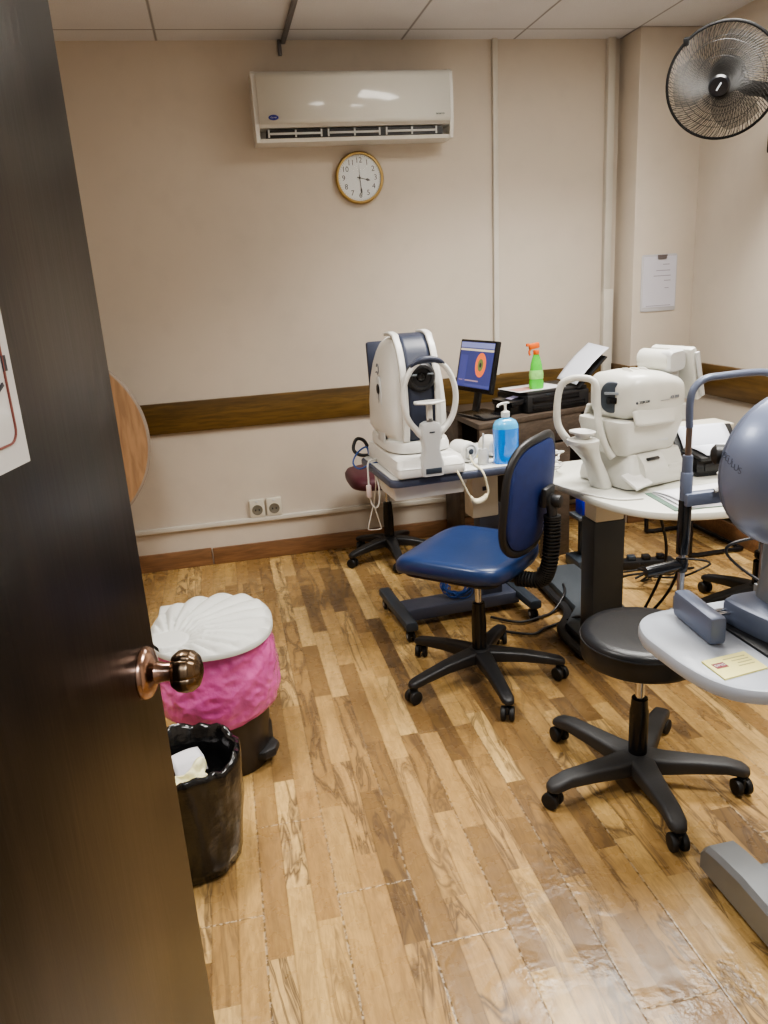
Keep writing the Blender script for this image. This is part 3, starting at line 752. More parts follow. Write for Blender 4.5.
# ---- retinal scanner on the left table
oc = thing('retinal_scanner', 'tall white eye scanner with dark blue stripe and chin rest on the left table', 'eye scanner', (.750, 3.085, .740), rad(3))
def sy_section(xs, half, z):
    """rounded-front outline of the body at height z: front y=xs[0], back y=xs[1]"""
    f, bk_ = xs
    return [(x, y+(f+bk_)/2, z) for x, y in superell(half*2, bk_-f, 3.6, 56)]
M().prism(rrect(.285, .51, .022), .004, .040, .006, MX.Translation((0, .02, 0))).loft([([(x, y+.02) for x, y in rrect(.285, .51, .022)], .040, 1, (0, 0)), ([(x, y+.025) for x, y in rrect(.27, .49, .03)], .068, 1, (0, 0)), ([(x, y+.025) for x, y in rrect(.23, .45, .03)], .078, 1, (0, 0))]).out('base', WHITEP, oc)
M().rings([sy_section((-.135, .285), .122, .078), sy_section((-.150, .298), .136, .084), sy_section((-.150, .298), .136, .105), sy_section((-.140, .295), .130, .122), sy_section((-.120, .285), .112, .126)]).out('slide_stage', WHITEP, oc)
prof = [(.124, -.105, .290, .118), (.16, -.115, .298, .141), (.26, -.118, .298, .138), (.36, -.112, .285, .128), (.42, -.100, .265, .117), (.47, -.080, .235, .104), (.505, -.055, .205, .088), (.527, -.025, .17, .066), (.537, .02, .12, .03), (.538, .05, .09, .004)]
M().rings([sy_section((f, b_), h, z) for z, f, b_, h in prof]).out('body', WHITEP, oc, 60)
# white cheek flanges either side of the dark stripe and the stripe itself over the top
def stripe(sx0, sx1, lift):
    def f(u, v):
        zs = [p[0] for p in prof]
        # path: up the front then back over the crown
        if u < .72:
            z = .128+(.527-.128)*u/.72
            i = max(k for k in range(len(zs)) if zs[k] <= z+1e-6); i = min(i, len(zs)-2)
            t = (z-zs[i])/(zs[i+1]-zs[i]); y = prof[i][1]*(1-t)+prof[i+1][1]*t
            return (sx0+(sx1-sx0)*v, y-lift, z+lift*.4*max(0, u-.4))
        t = (u-.72)/.28
        return (sx0+(sx1-sx0)*v, -.025+.12*t-lift*(1-t), .527+.010*sin(pi*min(1, t*.9))+lift)
    return f
M().grid(stripe(-.056, .056, .006), 40, 6).out('front_stripe', DKBLUE, oc, 60, thick=.006)
for sg in (-1, 1):
    M().grid(stripe(sg*.056, sg*.082, .012), 40, 4).out('front_flange', WHITEP, oc, 60, thick=.014)
lens = M().lathe([(.058, 0), (.062, .010), (.060, .032), (.050, .044), (.040, .046), (.036, .036), (.020, .034), (.018, .028), (0, .028)], (0, -.104, .385), (0, -1, -.05), 36).out('lens_housing', BLKP, oc)
M().lathe([(.019, 0), (.017, .005), (.010, .009), (0, .010)], (0, -.134, .3835), (0, -1, -.05), 24).out('lens', BLKS, lens)
for sx in (-.034, .034): M().box((sx, -.152, .395), (.026, .006, .007), .002).out('lens_light', mat('lens_grey', (120, 126, 132), .3), lens)
# chin rest column, ring, forehead bar
cr = [(.030, -.215, .010), (.052, -.215, .04), (.052, -.215, .075), (.034, -.215, .10), (.034, -.215, .14), (.047, -.215, .20), (.050, -.215, .225), (.036, -.215, .25), (.030, -.215, .262)]
b = M().rings([[(x*(w/.05)*1.0, y*.9+yc, z) for x, y in rrect(.1, .06, .014)] for w, yc, z in [(.043, -.222, .006), (.047, -.222, .02), (.047, -.222, .055), (.034, -.222, .100), (.033, -.222, .12), (.041, -.222, .165), (.043, -.222, .190), (.036, -.222, .212), (.020, -.222, .219)]])
b.out('chin_column', OFFW, oc)
M().box((0, -.2505, .028), (.066, .004, .022), .002).out('column_base_slot', GREYM, oc)
M().box((0, -.2495, .182), (.022, .002, .006), .0005).out('column_logo', GREYM, oc)
M().cyl((0, -.222, .217), (0, -.222, .234), .013, n=16).out('chin_post_collar', STEEL, oc)
M().box((0, -.222, .258), (.024, .022, .07), .006).out('chin_post', WHITEP, oc)
def cup(u, v):
    x = (u-.5)*.118; y = (v-.5)*.07
    return (x, -.228+y*(1-.55*(abs(u-.5)*2)**1.5), .296+.003*(abs(u-.5)*2)**2-.003*cos((v-.5)*pi))
M().grid(cup, 16, 8).out('chin_cup', WHITEP, oc, 60, thick=.010)
ring = []
for i in range(41):
    a = rad(-62+304*i/40); ring.append((.004+.107*cos(a), -.222, .312+.148*sin(a)*(1.0 if sin(a) > 0 else .97)))
rp = [(.028, -.222, .165), (.042, -.222, .172)]+ring[1:-1]+[(-.042, -.222, .172), (-.028, -.222, .165)]
M().tube(rp, lambda t: .0125+.004*abs(2*t-1)**2, 10, k=2, flat=.8).out('headrest_ring', WHITEP, oc, 60)
M().tube([(.070*cos(rad(a)), -.222-.006, .420+.036*sin(rad(a))+.004) for a in range(15, 166, 15)], lambda t: .004+.009*sin(pi*t), 10, k=3, flat=1.1).out('forehead_rest', DKBLUE, oc, 60)
# operator screen at the back, side fittings
M(MX.Translation((-.040, .262, .385)) @ MX.Rotation(rad(-6), 4, 'X')).box((0, 0, 0), (.155, .028, .24), .010).box((0, -.03, -.05), (.08, .05, .08), .01).out('operator_screen', DKBLUE, oc)
sm = frame((-.1325, .03, .36), (0, -1, 0), (0, 0, 1))      # on the left flank
b = M(sm)
b.tube([(-.03, .035, .001), (-.015, .040, .001), (.0, .030, .001), (.012, .044, .001), (.012, .066, .001), (-.004, .072, .001), (-.012, .060, .001)], .0024, 6)
b.out('side_logo', LOGO, oc)
M(sm).lathe([(.021, -.003), (.021, .004), (.017, .007), (0, .007)], (.0, -.03, 0), n=24).out('side_lock', BLKP, oc)
M(sm).box((.0, -.10, .000), (.009, .14, .008), .003, rot=MX.Rotation(rad(-4), 3, 'Z')).out('side_slot', GREYM, oc)
M(sm).prism([(-.05, -.25), (.05, -.25), (.04, -.07), (.012, .02), (-.03, .02), (-.045, -.07)], -.006, .0025, .002).out('side_panel', OFFW, oc)

# ---- small things on the left table
def to_world(o, p): return o.matrix_world @ V(p)
bt = thing('sanitizer_bottle', 'clear pump bottle of bright blue sanitizer on the left instrument table', 'bottle', (1.108, 2.955, .740))
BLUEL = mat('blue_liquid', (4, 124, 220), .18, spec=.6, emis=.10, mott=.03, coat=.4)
oval = lambda w, d: superell(w, d, 2.6, 40)
M().loft([(oval(.105, .075), 0, .93, (0, 0)), (oval(.105, .075), .008, 1, (0, 0)), (oval(.105, .075), .145, 1, (0, 0))]).out('liquid_body', BLUEL, bt)
M().loft([(oval(.105, .075), .145, 1, (0, 0)), (oval(.105, .075), .160, .97, (0, 0)), (oval(.105, .075), .176, .8, (0, 0)), (oval(.105, .075), .184, .5, (0, 0)), (oval(.07, .07), .188, .38, (0, 0)), (oval(.07, .07), .196, .38, (0, 0))]).out('shoulder', mat('bottle_clear_blue', (70, 172, 226), .15, coat=.4), bt)
M().lathe([(.016, .19), (.018, .193), (.018, .212), (.010, .216), (.006, .218), (.005, .238), (.007, .240), (.007, .250), (0, .251)], n=20).tube([(0, 0, .246), (-.020, -.006, .247), (-.034, -.010, .243), (-.037, -.011, .235)], .005, 8).box((0, 0, .249), (.032, .018, .006), .003).out('pump', WHITEP, bt)

pd = thing('pump_dispenser', 'small white jar with an upright stick left of the blue bottle', 'dispenser', (1.012, 2.965, .740))
M().lathe([(.021, 0), (.023, .003), (.023, .055), (.019, .062), (.019, .066), (0, .066)], n=24).out('jar', OFFW, pd)
M().cyl((.0, 0, .062), (.002, 0, .130), .006, .004, n=12).out('stick', OFFW, pd)
yp = M().box((0, 0, .004), (.055, .05, .008), .001, rot=MX.Rotation(rad(20), 3, 'Z')).out('sticky_notes', mat('note_yellow', (222, 212, 138), .6), None, loc=(1.02, 3.11, .740)); tag(yp, 'small pad of pale yellow sticky notes between the handset and the white jar', 'notepad')
def cylpot(name, label, loc, rz, tilt, L=.10, r=.043):
    t = thing(name, label, 'handset', loc, rz)
    T = MX.Translation((0, 0, r)) @ MX.Rotation(rad(tilt), 4, 'Y')
    M(T).lathe([(.0, -L/2), (r*.75, -L/2), (r*.95, -L/2+.012), (r, -L/2+.03), (r, L/2-.02), (r*.93, L/2-.004), (r*.8, L/2), (r*.72, L/2), (r*.68, L/2-.006), (0, L/2-.006)], (0, 0, 0), (1, 0, 0), 32).out('barrel', WHITEP, t)
    M(T).prism(rrect(.036, .044, .010), L/2-.006, L/2+.004, .002, frame((0, 0, 0), (0, 1, 0), (0, 0, 1))).out('socket', OFFW, t)
    M(T).lathe([(.012, 0), (.012, .003), (.008, .004), (0, .004)], (L/2+.004, 0, .004), (1, 0, 0), 16).out('button', GREYM, t)
    return t
cylpot('response_handset', 'white rounded handset with a coiled cord beside the eye scanner', (.952, 3.06, .740), rad(-70), 0, .11, .045)
cylpot('response_handset', 'second white rounded handset, just behind the blue bottle', (1.095, 3.10, .740), rad(-75), 0, .10, .045)
def cord(name, label, pts, r, m, cat='cable', k=6):
    o = M().tube(pts, r, 8, k=k).out(name, m, None, 80); return tag(o, label, cat)
# coiled cord from the handset drooping over the table edge
cp = smooth_path([(.965, 2.998, .775), (.968, 2.965, .75), (.970, 2.855, .738), (.985, 2.845, .68), (.985, 2.84, .645), (.955, 2.835, .622), (.925, 2.835, .622), (.905, 2.83, .650), (.885, 2.825, .69), (.865, 2.82, .735), (.855, 2.83, .760)], 10)
def coil_path():
    out = []; n = len(cp)
    for i, p in enumerate(cp):
        t = i/(n-1)
        if .42 < t < .66:
            for q in range(5):
                a = 2*pi*(q/5); out.append(p+.011*V((0, cos(a), sin(a)))+(.2*q)*(cp[min(i+1, n-1)]-p))
        else: out.append(p)
    return out
o = M().tube(coil_path(), .0045, 7, smooth=False).out('coiled_cord', LCOIL, None, 80); tag(o, 'cream coiled cord looping below the front edge of the left table', 'cord')
cord('white_cable', 'white cable with a plug hanging off the left corner of the left table', [(.640, 3.20, .745), (.592, 3.18, .760), (.560, 3.16, .752), (.553, 3.14, .70), (.553, 3.13, .60), (.57, 3.12, .56), (.59, 3.12, .58), (.592, 3.12, .66), (.575, 3.13, .72)], .004, WHITEP)
cord('hanging_loop', 'thin white loop of string hanging under the left table corner', [(.580, 3.20, .55), (.572, 3.20, .53), (.548, 3.19, .455), (.552, 3.19, .440), (.600, 3.19, .438), (.603, 3.19, .452), (.585, 3.20, .53), (.581, 3.20, .552), (.586, 3.16, .64), (.584, 3.14, .70)], .0028, WHITEP)
o = M().box((0, 0, 0), (.022, .020, .055), .005).out('cable_plug', mat('pinkish_white', (222, 206, 204), .4), None, loc=(.549, 3.125, .635)); tag(o, 'small pale plug on the white cable at the left table corner', 'plug')
cord('blue_cable', 'thin blue cable looping off the left end of the left table', [(.596, 3.33, .752), (.585, 3.33, .785), (.54, 3.30, .77), (.51, 3.26, .735), (.53, 3.22, .715), (.58, 3.20, .735), (.62, 3.19, .745)], .004, mat('blue_cord', (48, 84, 150), .4))
cord('black_cable', 'thick black cable looped behind the left end of the left table', [(.61, 3.385, .752), (.59, 3.40, .80), (.555, 3.40, .81), (.535, 3.38, .77), (.56, 3.36, .745), (.62, 3.34, .744)], .008, BLKP)
BC = mat('network_blue', (40, 78, 150), .4)
pts = []
random.seed(3)
for i in range(150):
    a = i*.42; r = .052+.012*sin(i*.9)+.01*random.uniform(-1, 1)
    pts.append((.93+r*cos(a)*1.25, 3.125+.012*sin(i*.31)+.03*sin(a+.5), .155+r*sin(a)*.95))
o = M().tube(pts, .0028, 5, k=2).out('cable_coil', BC, None, 80); tag(o, 'tangled coil of blue network cable on the floor beam of the left table', 'cable')

# ------------------------------------------------------------ desk with monitor and printer
DESKW = wood_material('desk_walnut', (72, 62, 54), (94, 82, 72), 0, .45, 12, .45, (44, 38, 34))
DZ = .785
dk = thing('computer_desk', 'dark grey brown wooden desk along the back wall carrying monitor and printer', 'desk', (1.55, 3.9, 0))
dt = [(-.350, -.325), (.300, -.115), (.46, -.085), (.60, -.075), (.60, .315), (-.375, .315)]
M().prism(dt, DZ-.028, DZ, .003).out('desk_top', DESKW, dk)
def panel(p, q, z0, z1, th, name, m=DESKW):
    p, q = V((*p, 0)), V((*q, 0)); d = (q-p).normalized(); n_ = V((-d.y, d.x, 0))
    b = M(); o = [p, q, q+n_*th, p+n_*th]
    b.prism([(v.x, v.y) for v in o], z0, z1, .002); return b.out(name, m, dk)
panel((-.345, -.320), (.13, -.166), DZ-.16, DZ-.028, .02, 'drawer_front')
panel((.136, -.164), (.30, -.112), DZ-.16, DZ-.028, .02, 'side_apron')
panel((.02, -.265), (.19, -.215), .0, DZ-.16, .03, 'leg_panel')
M().box((.58, .1, (DZ-.028)/2), (.026, .38, DZ-.028), .002).out('leg_panel', DESKW, dk)
M().box((-.34, .16, (DZ-.028)/2), (.026, .28, DZ-.028), .002).out('leg_panel', DESKW, dk)
M().box((.1, .27, .45), (.9, .018, .60), .002).out('back_panel', mat('desk_shadow_panel', (40, 36, 34), .6), dk)  # shade under the desk is put into this panel's dark colour
M().box((-.03, -.02, .60), (.58, .24, .018), .003).out('keyboard_shelf', mat('black_shelf', (30, 29, 30), .5), dk)

mo = thing('monitor', 'black flat monitor showing a blue screen with an orange eye image on the desk', 'monitor', (1.305, 3.80, DZ))
nd = V((-.962, -.272, 0)).normalized(); xr = V((nd.y*-1, nd.x, 0))      # xr: viewer's right along the screen
xr = V((-nd.y, nd.x, 0)); xr = xr if xr.y < 0 else -xr
MT = frame((-.04, .0, .262), xr, (0, 0, 1)) @ MX.Rotation(rad(-12), 4, 'X') @ MX.Scale(.88, 4)
M(MT).prism(rrect(.365, .300, .008), -.030, 0, .004).out('casing', BLKS, mo)
scr = M(MT).box((0, .006, .0006), (.335, .262, .0016)).out('screen', mat('screen_blue', (52, 58, 112), .3, emis=.55), mo)
def sp(name, x, y, w, h, col, e=.6, z=.0018):
    return M(MT).box((x, y, z), (w, h, .0006)).out(name, mat('scr_'+name, col, .4, emis=e), scr)
sp('toolbar', 0, .119, .335, .030, (118, 124, 168)); sp('menu_strip', 0, .092, .335, .012, (188, 178, 158)); sp('side_strip', -.12, -.03, .07, .18, (62, 66, 124)); sp('text_strip', -.05, -.086, .20, .008, (150, 128, 140)); sp('task_bar', 0, -.112, .335, .014, (70, 76, 130))
M(MT).prism([(.052*cos(pi*i/20), .070*sin(pi*i/20)) for i in range(40)], .0018, .0026, 0, MX.Translation((.055, .008, 0))).out('eye_image', mat('scr_eye', (206, 104, 58), .4, emis=.7), scr)
M(MT).prism([(.026*cos(pi*i/16), .036*sin(pi*i/16)) for i in range(32)], .0026, .0030, 0, MX.Translation((.055, .008, 0))).out('eye_iris', mat('scr_iris', (96, 112, 66), .4, emis=.6), scr)
M(MT).prism([(.010*cos(pi*i/12), .014*sin(pi*i/12)) for i in range(24)], .0030, .0034, 0, MX.Translation((.055, .008, 0))).out('eye_pupil', mat('scr_pupil', (44, 30, 40), .4, emis=.3), scr)
M(MT).box((0, -.06, -.045), (.07, .16, .03), .008).box((0, -.18, -.05), (.055, .16, .022), .006).out('neck', BLKP, mo)
M().prism(rrect(.27, .19, .03), 0, .014, .005, MX.Translation((.0, .0, 0)) @ MX.Rotation(math.atan2(xr.y, xr.x), 4, 'Z')).out('stand_base', BLKS, mo)

pr = thing('printer', 'black inkjet printer on the desk with paper raised in its rear tray', 'printer', (1.68, 3.905, DZ), rad(13))
M().box((0, 0, .048), (.40, .29, .094), .012).box((0, 0, .101), (.385, .27, .022), .008).out('body', BLKP, pr)
M().box((-.02, -.146, .068), (.30, .006, .03), .002).out('output_slot', BLKS, pr)
M().box((.0, -.1465, .028), (.34, .006, .026), .003).out('paper_tray', BLKS, pr)
M().box((-.07, -.149, .092), (.03, .003, .006), .001).out('logo_plate', GREYM, pr)
cp_ = M(MX.Translation((-.235, -.03, .062)) @ MX.Rotation(rad(-10), 4, 'Y')).box((0, 0, 0), (.10, .19, .03), .006).out('control_panel', BLKS, pr)
M(MX.Translation((-.235, -.03, .062)) @ MX.Rotation(rad(-10), 4, 'Y')).box((.012, -.01, .0155), (.05, .05, .002), .001).out('display', mat('display_lilac', (168, 160, 186), .3, emis=.2), cp_)
M().box((-.235, -.02, .024), (.08, .16, .048), .008).out('side_unit', BLKP, pr)
RT = MX.Rotation(rad(-13), 4, 'Z') @ frame((.125, -.045, .112), (.04, -.18, -.02), (.165, .09, .17))
M(RT).box((.0, .12, -.012), (.165, .23, .010), .004).out('paper_support', BLKP, pr)
def leansheet(name, label, o, xa, ya, w, h, m, curl=.0, cat='paper', nx=8, ny=10, group=None):
    T = frame(o, xa, ya)
    b = M(T).grid(lambda u, v: (w*(u-.5), h*v, curl*sin(pi*v)), nx, ny)
    ob = b.out(name, m, None, 60, thick=.0012); return tag(ob, label, cat, group)
leansheet('paper_sheet', 'plain white sheet standing up from the back of the black printer', (1.797, 3.86, .916), (.04, -.18, -.02), (.165, .09, .17), .170, .265, mat('bluish_paper', (222, 226, 238), .5), .012)
fl = M(MX.Translation((1.60, 3.865, .8985)) @ MX.Rotation(rad(14), 4, 'Z')).box((0, 0, .0012), (.30, .20, .0022)).out('printed_sheet', PAPER, None); tag(fl, 'printed photo sheet lying on top of the black printer under the green bottle', 'paper')
b = M(MX.Translation((1.545, 3.83, .8985)) @ MX.Rotation(rad(14), 4, 'Z')).box((0, .0, .0027), (.15, .10, .0006)).out('picture', mat('print_pink', (200, 150, 140), .5, mott=.25, mscale=30), fl)
b.parent = fl

sb = thing('spray_bottle', 'green spray bottle with orange trigger standing on the black printer', 'bottle', (1.603, 3.81, .9015))
GRN = mat('green_liquid', (84, 196, 62), .2, spec=.6, mott=.12, mscale=25, emis=.08, coat=.4)
ORG = mat('orange_trigger', (226, 110, 40), .4)
ov = lambda k: superell(.078*k, .060*k, 2.4, 36)
body = M().loft([(ov(.92), 0, 1, (0, 0)), (ov(1), .008, 1, (0, 0)), (ov(1), .03, 1, (0, 0)), (ov(.90), .05, 1, (0, 0)), (ov(.93), .075, 1, (0, 0)), (ov(.82), .10, 1, (0, 0)), (ov(.76), .125, 1, (0, 0)), (ov(.60), .150, 1, (0, 0)), (ov(.42), .172, 1, (0, 0)), (ov(.36), .180, 1, (0, 0))]).out('bottle_body', GRN, sb)
M().rings([[(x, y, z) for x, y in superell(.079*k, .061*k, 2.4, 36)] for z, k in ((.052, .93), (.075, .96), (.098, .86))], caps=(False, False)).out('label_band', mat('green_label', (150, 214, 120), .4, mott=.2, mscale=40), sb)
M().cyl((0, 0, .178), (0, 0, .200), .016, n=20, bev=.002).box((-.012, 0, .222), (.058, .024, .030), .007, rot=MX.Rotation(rad(-8), 3, 'Y')).box((-.046, 0, .229), (.018, .016, .016), .004).out('spray_head', ORG, sb)
M().tube([(-.022, 0, .212), (-.036, 0, .200), (-.038, 0, .186), (-.033, 0, .176)], .0055, 8).out('trigger', ORG, sb)

# ------------------------------------------------------------ round table with the autorefractor
ct = thing('instrument_table', 'rounded white topped table on a dark grey column, right of the blue chair', 'table', (1.42, 2.56, 0))
ol = [(1.090, 2.80), (1.115, 2.70), (1.160, 2.52), (1.185, 2.33), (1.228, 2.195), (1.30, 2.105), (1.41, 2.052), (1.53, 2.034), (1.60, 2.055), (1.66, 2.14), (1.74, 2.25), (1.90, 2.34), (2.02, 2.42), (2.06, 2.60), (2.04, 2.82), (1.98, 2.88), (1.60, 2.87), (1.13, 2.85)]
so = [(p.x-1.42, p.y-2.56) for p in smooth_path([(x, y, 0) for x, y in ol], 5, True)]
M().prism(so, .712, .740, .008).out('table_top', mat('cream_laminate', (214, 214, 204), .35, mott=.03), ct)
M().box((-.035, .065, .635), (.120, .10, .155), .008).out('column_sleeve', SLEEVE, ct)
M().box((-.035, .07, .305), (.132, .11, .51), .008).out('column', GREYM, ct)
M().prism([(-.12, -.06), (.10, -.06), (.20, .30), (.22, .84), (.02, .86), (-.01, .36), (-.12, .22)], .006, .055, .012).out('base', GREYB, ct)
M().tube([(-.15, -.02, .024), (-.145, .2, .026), (-.04, .37, .026), (-.025, .58, .026), (-.01, .82, .026)], .020, 8, flat=.8).out('base_bumper', BLKP, ct)

ar = thing('autorefractor', 'white autorefractor with side lettering and flipped up screen on the round table', 'eye scanner', (1.415, 2.505, .740), rad(15))
ar.scale = (.80, .95, .925)
# local: patient side is -x, near flank is -y
AW = mat('refractor_white', (208, 207, 199), .38, mott=.03, coat=.15)
def xsec(x, w, z0, z1, r=3.2, n=40):
    return [(x, y, (z0+z1)/2+q) for y, q in superell(w, z1-z0, r, n)]
# base with slanted near pad
M().prism(rrect(.36, .27, .03), .0, .022, .008, MX.Translation((.03, 0, 0))).out('foot_plate', BLKP, ar)
M().rings([[(x+.03, y, z) for x, y in rrect(w, d, r)] for w, d, r, z in ((.37, .285, .03, .006), (.38, .29, .035, .02), (.37, .28, .035, .055), (.335, .25, .035, .085), (.315, .235, .03, .115), (.305, .225, .03, .13))]).out('base', AW, ar)
# neck under the head
M().rings([[(x+.0, y, z) for x, y in rrect(w, d, .035)] for w, d, z in ((.30, .20, .128), (.32, .215, .140), (.35, .24, .20), (.375, .255, .245), (.37, .25, .262))]).out('neck', AW, ar)
# head
hs = [(-.142, .13, .285, .385), (-.137, .17, .275, .400), (-.118, .215, .262, .420), (-.10, .25, .258, .434), (.0, .262, .256, .436), (.10, .26, .256, .426), (.17, .25, .258, .405), (.185, .23, .265, .39), (.19, .19, .28, .375)]
M().rings([xsec(x, w, a, b_, 3.6) for x, w, a, b_ in hs]).out('head', AW, ar, 50)
# flared skirt along the lower edge of the head, near and far
for sg in (-1, 1):
    M().grid(lambda u, v, sg=sg: (-.125+.315*u, sg*(.118+.030*v*sin(pi*min(1, .15+u*1.1))**.5), .300-.052*v+.015*(1-u)*v*0-.012*u*v), 14, 6).out('skirt', AW, ar, 60, thick=.010)
for q in (0, 1, 2): M().tube([(-.06+.045*q, -.105, .405), (-.045+.045*q, -.03, .440-.002*q), (-.03+.045*q, .02, .439-.002*q)], .004, 6).out('top_ridge', AW, ar)
M().box((-.0, -.112, .190), (.20, .006, .03), .002, rot=MX.Rotation(rad(6), 3, 'Y')).out('neck_inset', OFFW, ar)
# eye window
wn = M(frame((-.138, -.028, .345), (.55, -.83, 0), (0, 0, 1))).prism(superell(.095, .118, 2.6, 40), -.03, .012, .006).out('eye_window', GREYM, ar)
M(frame((-.146, -.032, .335), (.55, -.83, 0), (0, 0, 1))).box((0, 0, .010), (.040, .024, .006), .003).out('window_slot', BLKS, wn)
M(frame((-.146, -.032, .362), (.55, -.83, 0), (0, 0, 1))).box((0, 0, .0105), (.058, .010, .005), .002).out('window_band', mat('window_grey', (140, 146, 154), .3), wn)
# chin rest: column, cup, head ring
M().rings([[(x-.215+dx, y-.02, z) for x, y in superell(w, d, 2.6, 32)] for z, w, d, dx in ((.002, .065, .09, .03), (.02, .07, .09, .025), (.07, .066, .085, .0), (.12, .066, .08, -.03), (.165, .095, .10, -.064), (.185, .115, .12, -.078), (.200, .115, .12, -.078), (.205, .10, .10, -.078))]).out('chin_column', AW, ar, 50)
M().rings([[(x-.297, y-.02, z) for x, y in superell(w, d, 2.6, 32)] for z, w, d in ((.205, .05, .05), (.222, .05, .06), (.226, .085, .10), (.234, .09, .105), (.236, .08, .09), (.230, .06, .07))]).out('chin_cup', WHITEP, ar, 50)
hr = [(-.30, .04, .175), (-.325, .085, .24), (-.327, .092, .32), (-.310, .088, .395), (-.285, .06, .420), (-.255, .03, .424), (-.230, -.002, .416), (-.222, -.020, .385), (-.212, -.022, .27), (-.185, -.035, .17), (-.160, -.055, .12)]
M().tube(hr, lambda t: .0105+.003*abs(2*t-1), 10, k=6, flat=1.2).out('headrest_ring', AW, ar, 60)
# printer housing and control pad on the near flank
M().rings([[(x-.02, -.115-d, z) for x, d in ((-.065, -.02), (.065, -.02), (.065, dd), (-.065, dd))] for z, dd in ((.022, .045), (.06, .046), (.095, .036), (.125, .010), (.13, -.01))]).out('printer_housing', AW, ar, 30)
M().box((-.025, -.143, .114), (.07, .012, .006), .001, rot=MX.Rotation(rad(35), 3, 'X')).out('printer_slot', BLKS, ar)
M(MX.Translation((-.125, -.150, .046)) @ MX.Rotation(rad(28), 4, 'X') @ MX.Rotation(rad(8), 4, 'Z')).box((0, 0, 0), (.105, .085, .012), .004).out('control_pad', WHITEP, ar)
M().box((.14, -.128, .05), (.12, .02, .05), .006).out('side_step', AW, ar)
# lettering on the flank of the head
fl_ = frame((0, -.1335, .332), (1, 0, 0), (0, .06, 1))
text('brand_lettering', 'TOPCON', .014, GREYM, ar, fl_ @ MX.Translation((-.075, 0, 0)), depth=.0012)
M(fl_).lathe([(.005, -.002), (.005, .001), (0, .001)], (-.118, 0, 0), n=14).out('brand_dot', GREYM, ar)
text('model_lettering', 'KR-800', .016, LOGO, ar, fl_ @ MX.Translation((.100, .002, 0)), depth=.0012, shear=.2)
M(fl_).box((.045, -.004, 0), (.05, .0015, .002)).out('model_rule', LOGO, ar)
# screen on a hinge at the operator end, turned up and away
M().box((.205, .0, .395), (.06, .10, .13), .015).out('screen_stalk', OFFW, ar)
M().cyl((.180, -.055, .455), (.180, .10, .455), .042, n=32, bev=.008).out('hinge_barrel', AW, ar)
M(MX.Translation((.195, -.035, .455)) @ MX.Rotation(rad(-4), 4, 'Y')).rings([[(x, y, z) for x, z in rrect(w, h, .02)] for y, w, h in ((.02, .09, .082), (-.02, .10, .085), (-.033, .09, .07))]).out('hinge_cover', OFFW, ar)
SM = MX.Translation((.285, .0, .400)) @ MX.Rotation(rad(-16), 4, 'Y')
M(SM).box((0, .01, 0), (.042, .21, .215), .016).out('screen_back', AW, ar)
M(SM).box((-.0, -.105, .0), (.022, .012, .18), .004).out('screen_edge', OFFW, ar)
M(SM).box((.0225, .01, 0), (.002, .18, .16)).out('screen', BLKS, ar)

# papers, folder, wires and printer on the round table
def flat(name, label, cat, x, y, z, w, d, h, rz, m, group=None):
    o = M().box((0, 0, h/2), (w, d, h)).out(name, m, None, loc=(x, y, z)); o.rotation_euler = (0, 0, rad(rz)); return tag(o, label, cat, group)
flat('green_folder', 'thin dark green folder under the papers at the front of the round table', 'folder', 1.515, 2.185, .740, .315, .215, .003, -5, mat('folder_green', (92, 118, 104), .5))
for i, (x, y, rz, c) in enumerate(((1.516, 2.178, -5, 0), (1.528, 2.184, -2, 1), (1.545, 2.192, 3, 2))):
    o = leansheet('paper_sheet', ('lowest white sheet of the loose stack on the green folder', 'middle white sheet of the loose stack on the green folder', 'topmost curled white sheet of the loose stack on the green folder')[i], (x, y-.1, .7445+.003*i), (cos(rad(rz)), sin(rad(rz)), 0), (-sin(rad(rz)), cos(rad(rz)), 0), .297, .205, PAPER, .005*i, group='papers on the round table')
bp = thing('printer', 'low black printer with white paper at the right rear of the round table', 'printer', (1.775, 2.52, .740), rad(-4))
M().box((0, 0, .035), (.26, .22, .07), .012).out('body', BLKS, bp)
M().box((0, -.112, .036), (.20, .01, .03), .003).out('paper_slot', BLKP, bp)
M(MX.Translation((0, .05, .068)) @ MX.Rotation(rad(-38), 4, 'X')).box((0, 0, .045), (.25, .012, .10), .006).out('rear_tray', BLKP, bp)
M(MX.Translation((0, -.06, .075)) @ MX.Rotation(rad(4), 4, 'X')).box((0, 0, 0), (.25, .14, .014), .005).out('front_tray', BLKP, bp)
leansheet('paper_sheet', 'white sheet leaning in the rear tray of the low black printer', (1.770, 2.543, .812), (1, -.07, 0), (.04, .70, .70), .200, .110, mat('bluish_paper', (222, 226, 238), .5), .004)
leansheet('paper_sheet', 'white sheet lying on the front of the low black printer', (1.765, 2.395, .825), (1, -.07, 0), (.07, 1, .03), .200, .140, mat('bluish_paper', (222, 226, 238), .5), .003)
cx = thing('storage_box', 'cream lidded box at the back of the round table behind the low black printer', 'box', (1.83, 2.765, .740), rad(0))
M().box((0, 0, .055), (.30, .12, .11), .008).out('body', CREAMP, cx); M().box((0, 0, .115), (.315, .132, .016), .005).out('lid', CREAMP, cx)
random.seed(5); pts = []
for i in range(60):
    a = i*.55; r = .045+.02*sin(i*.7)
    pts.append((1.185+r*cos(a)*.8+.004*(i % 5), 2.70+r*sin(a)*.9, .747+.018*abs(sin(i*.43))+.0012*i))
o = M().tube(pts, .0032, 6, k=3).out('white_cable', WHITEP, None, 80); tag(o, 'heap of white cable on the left end of the round table behind the chair', 'cable')
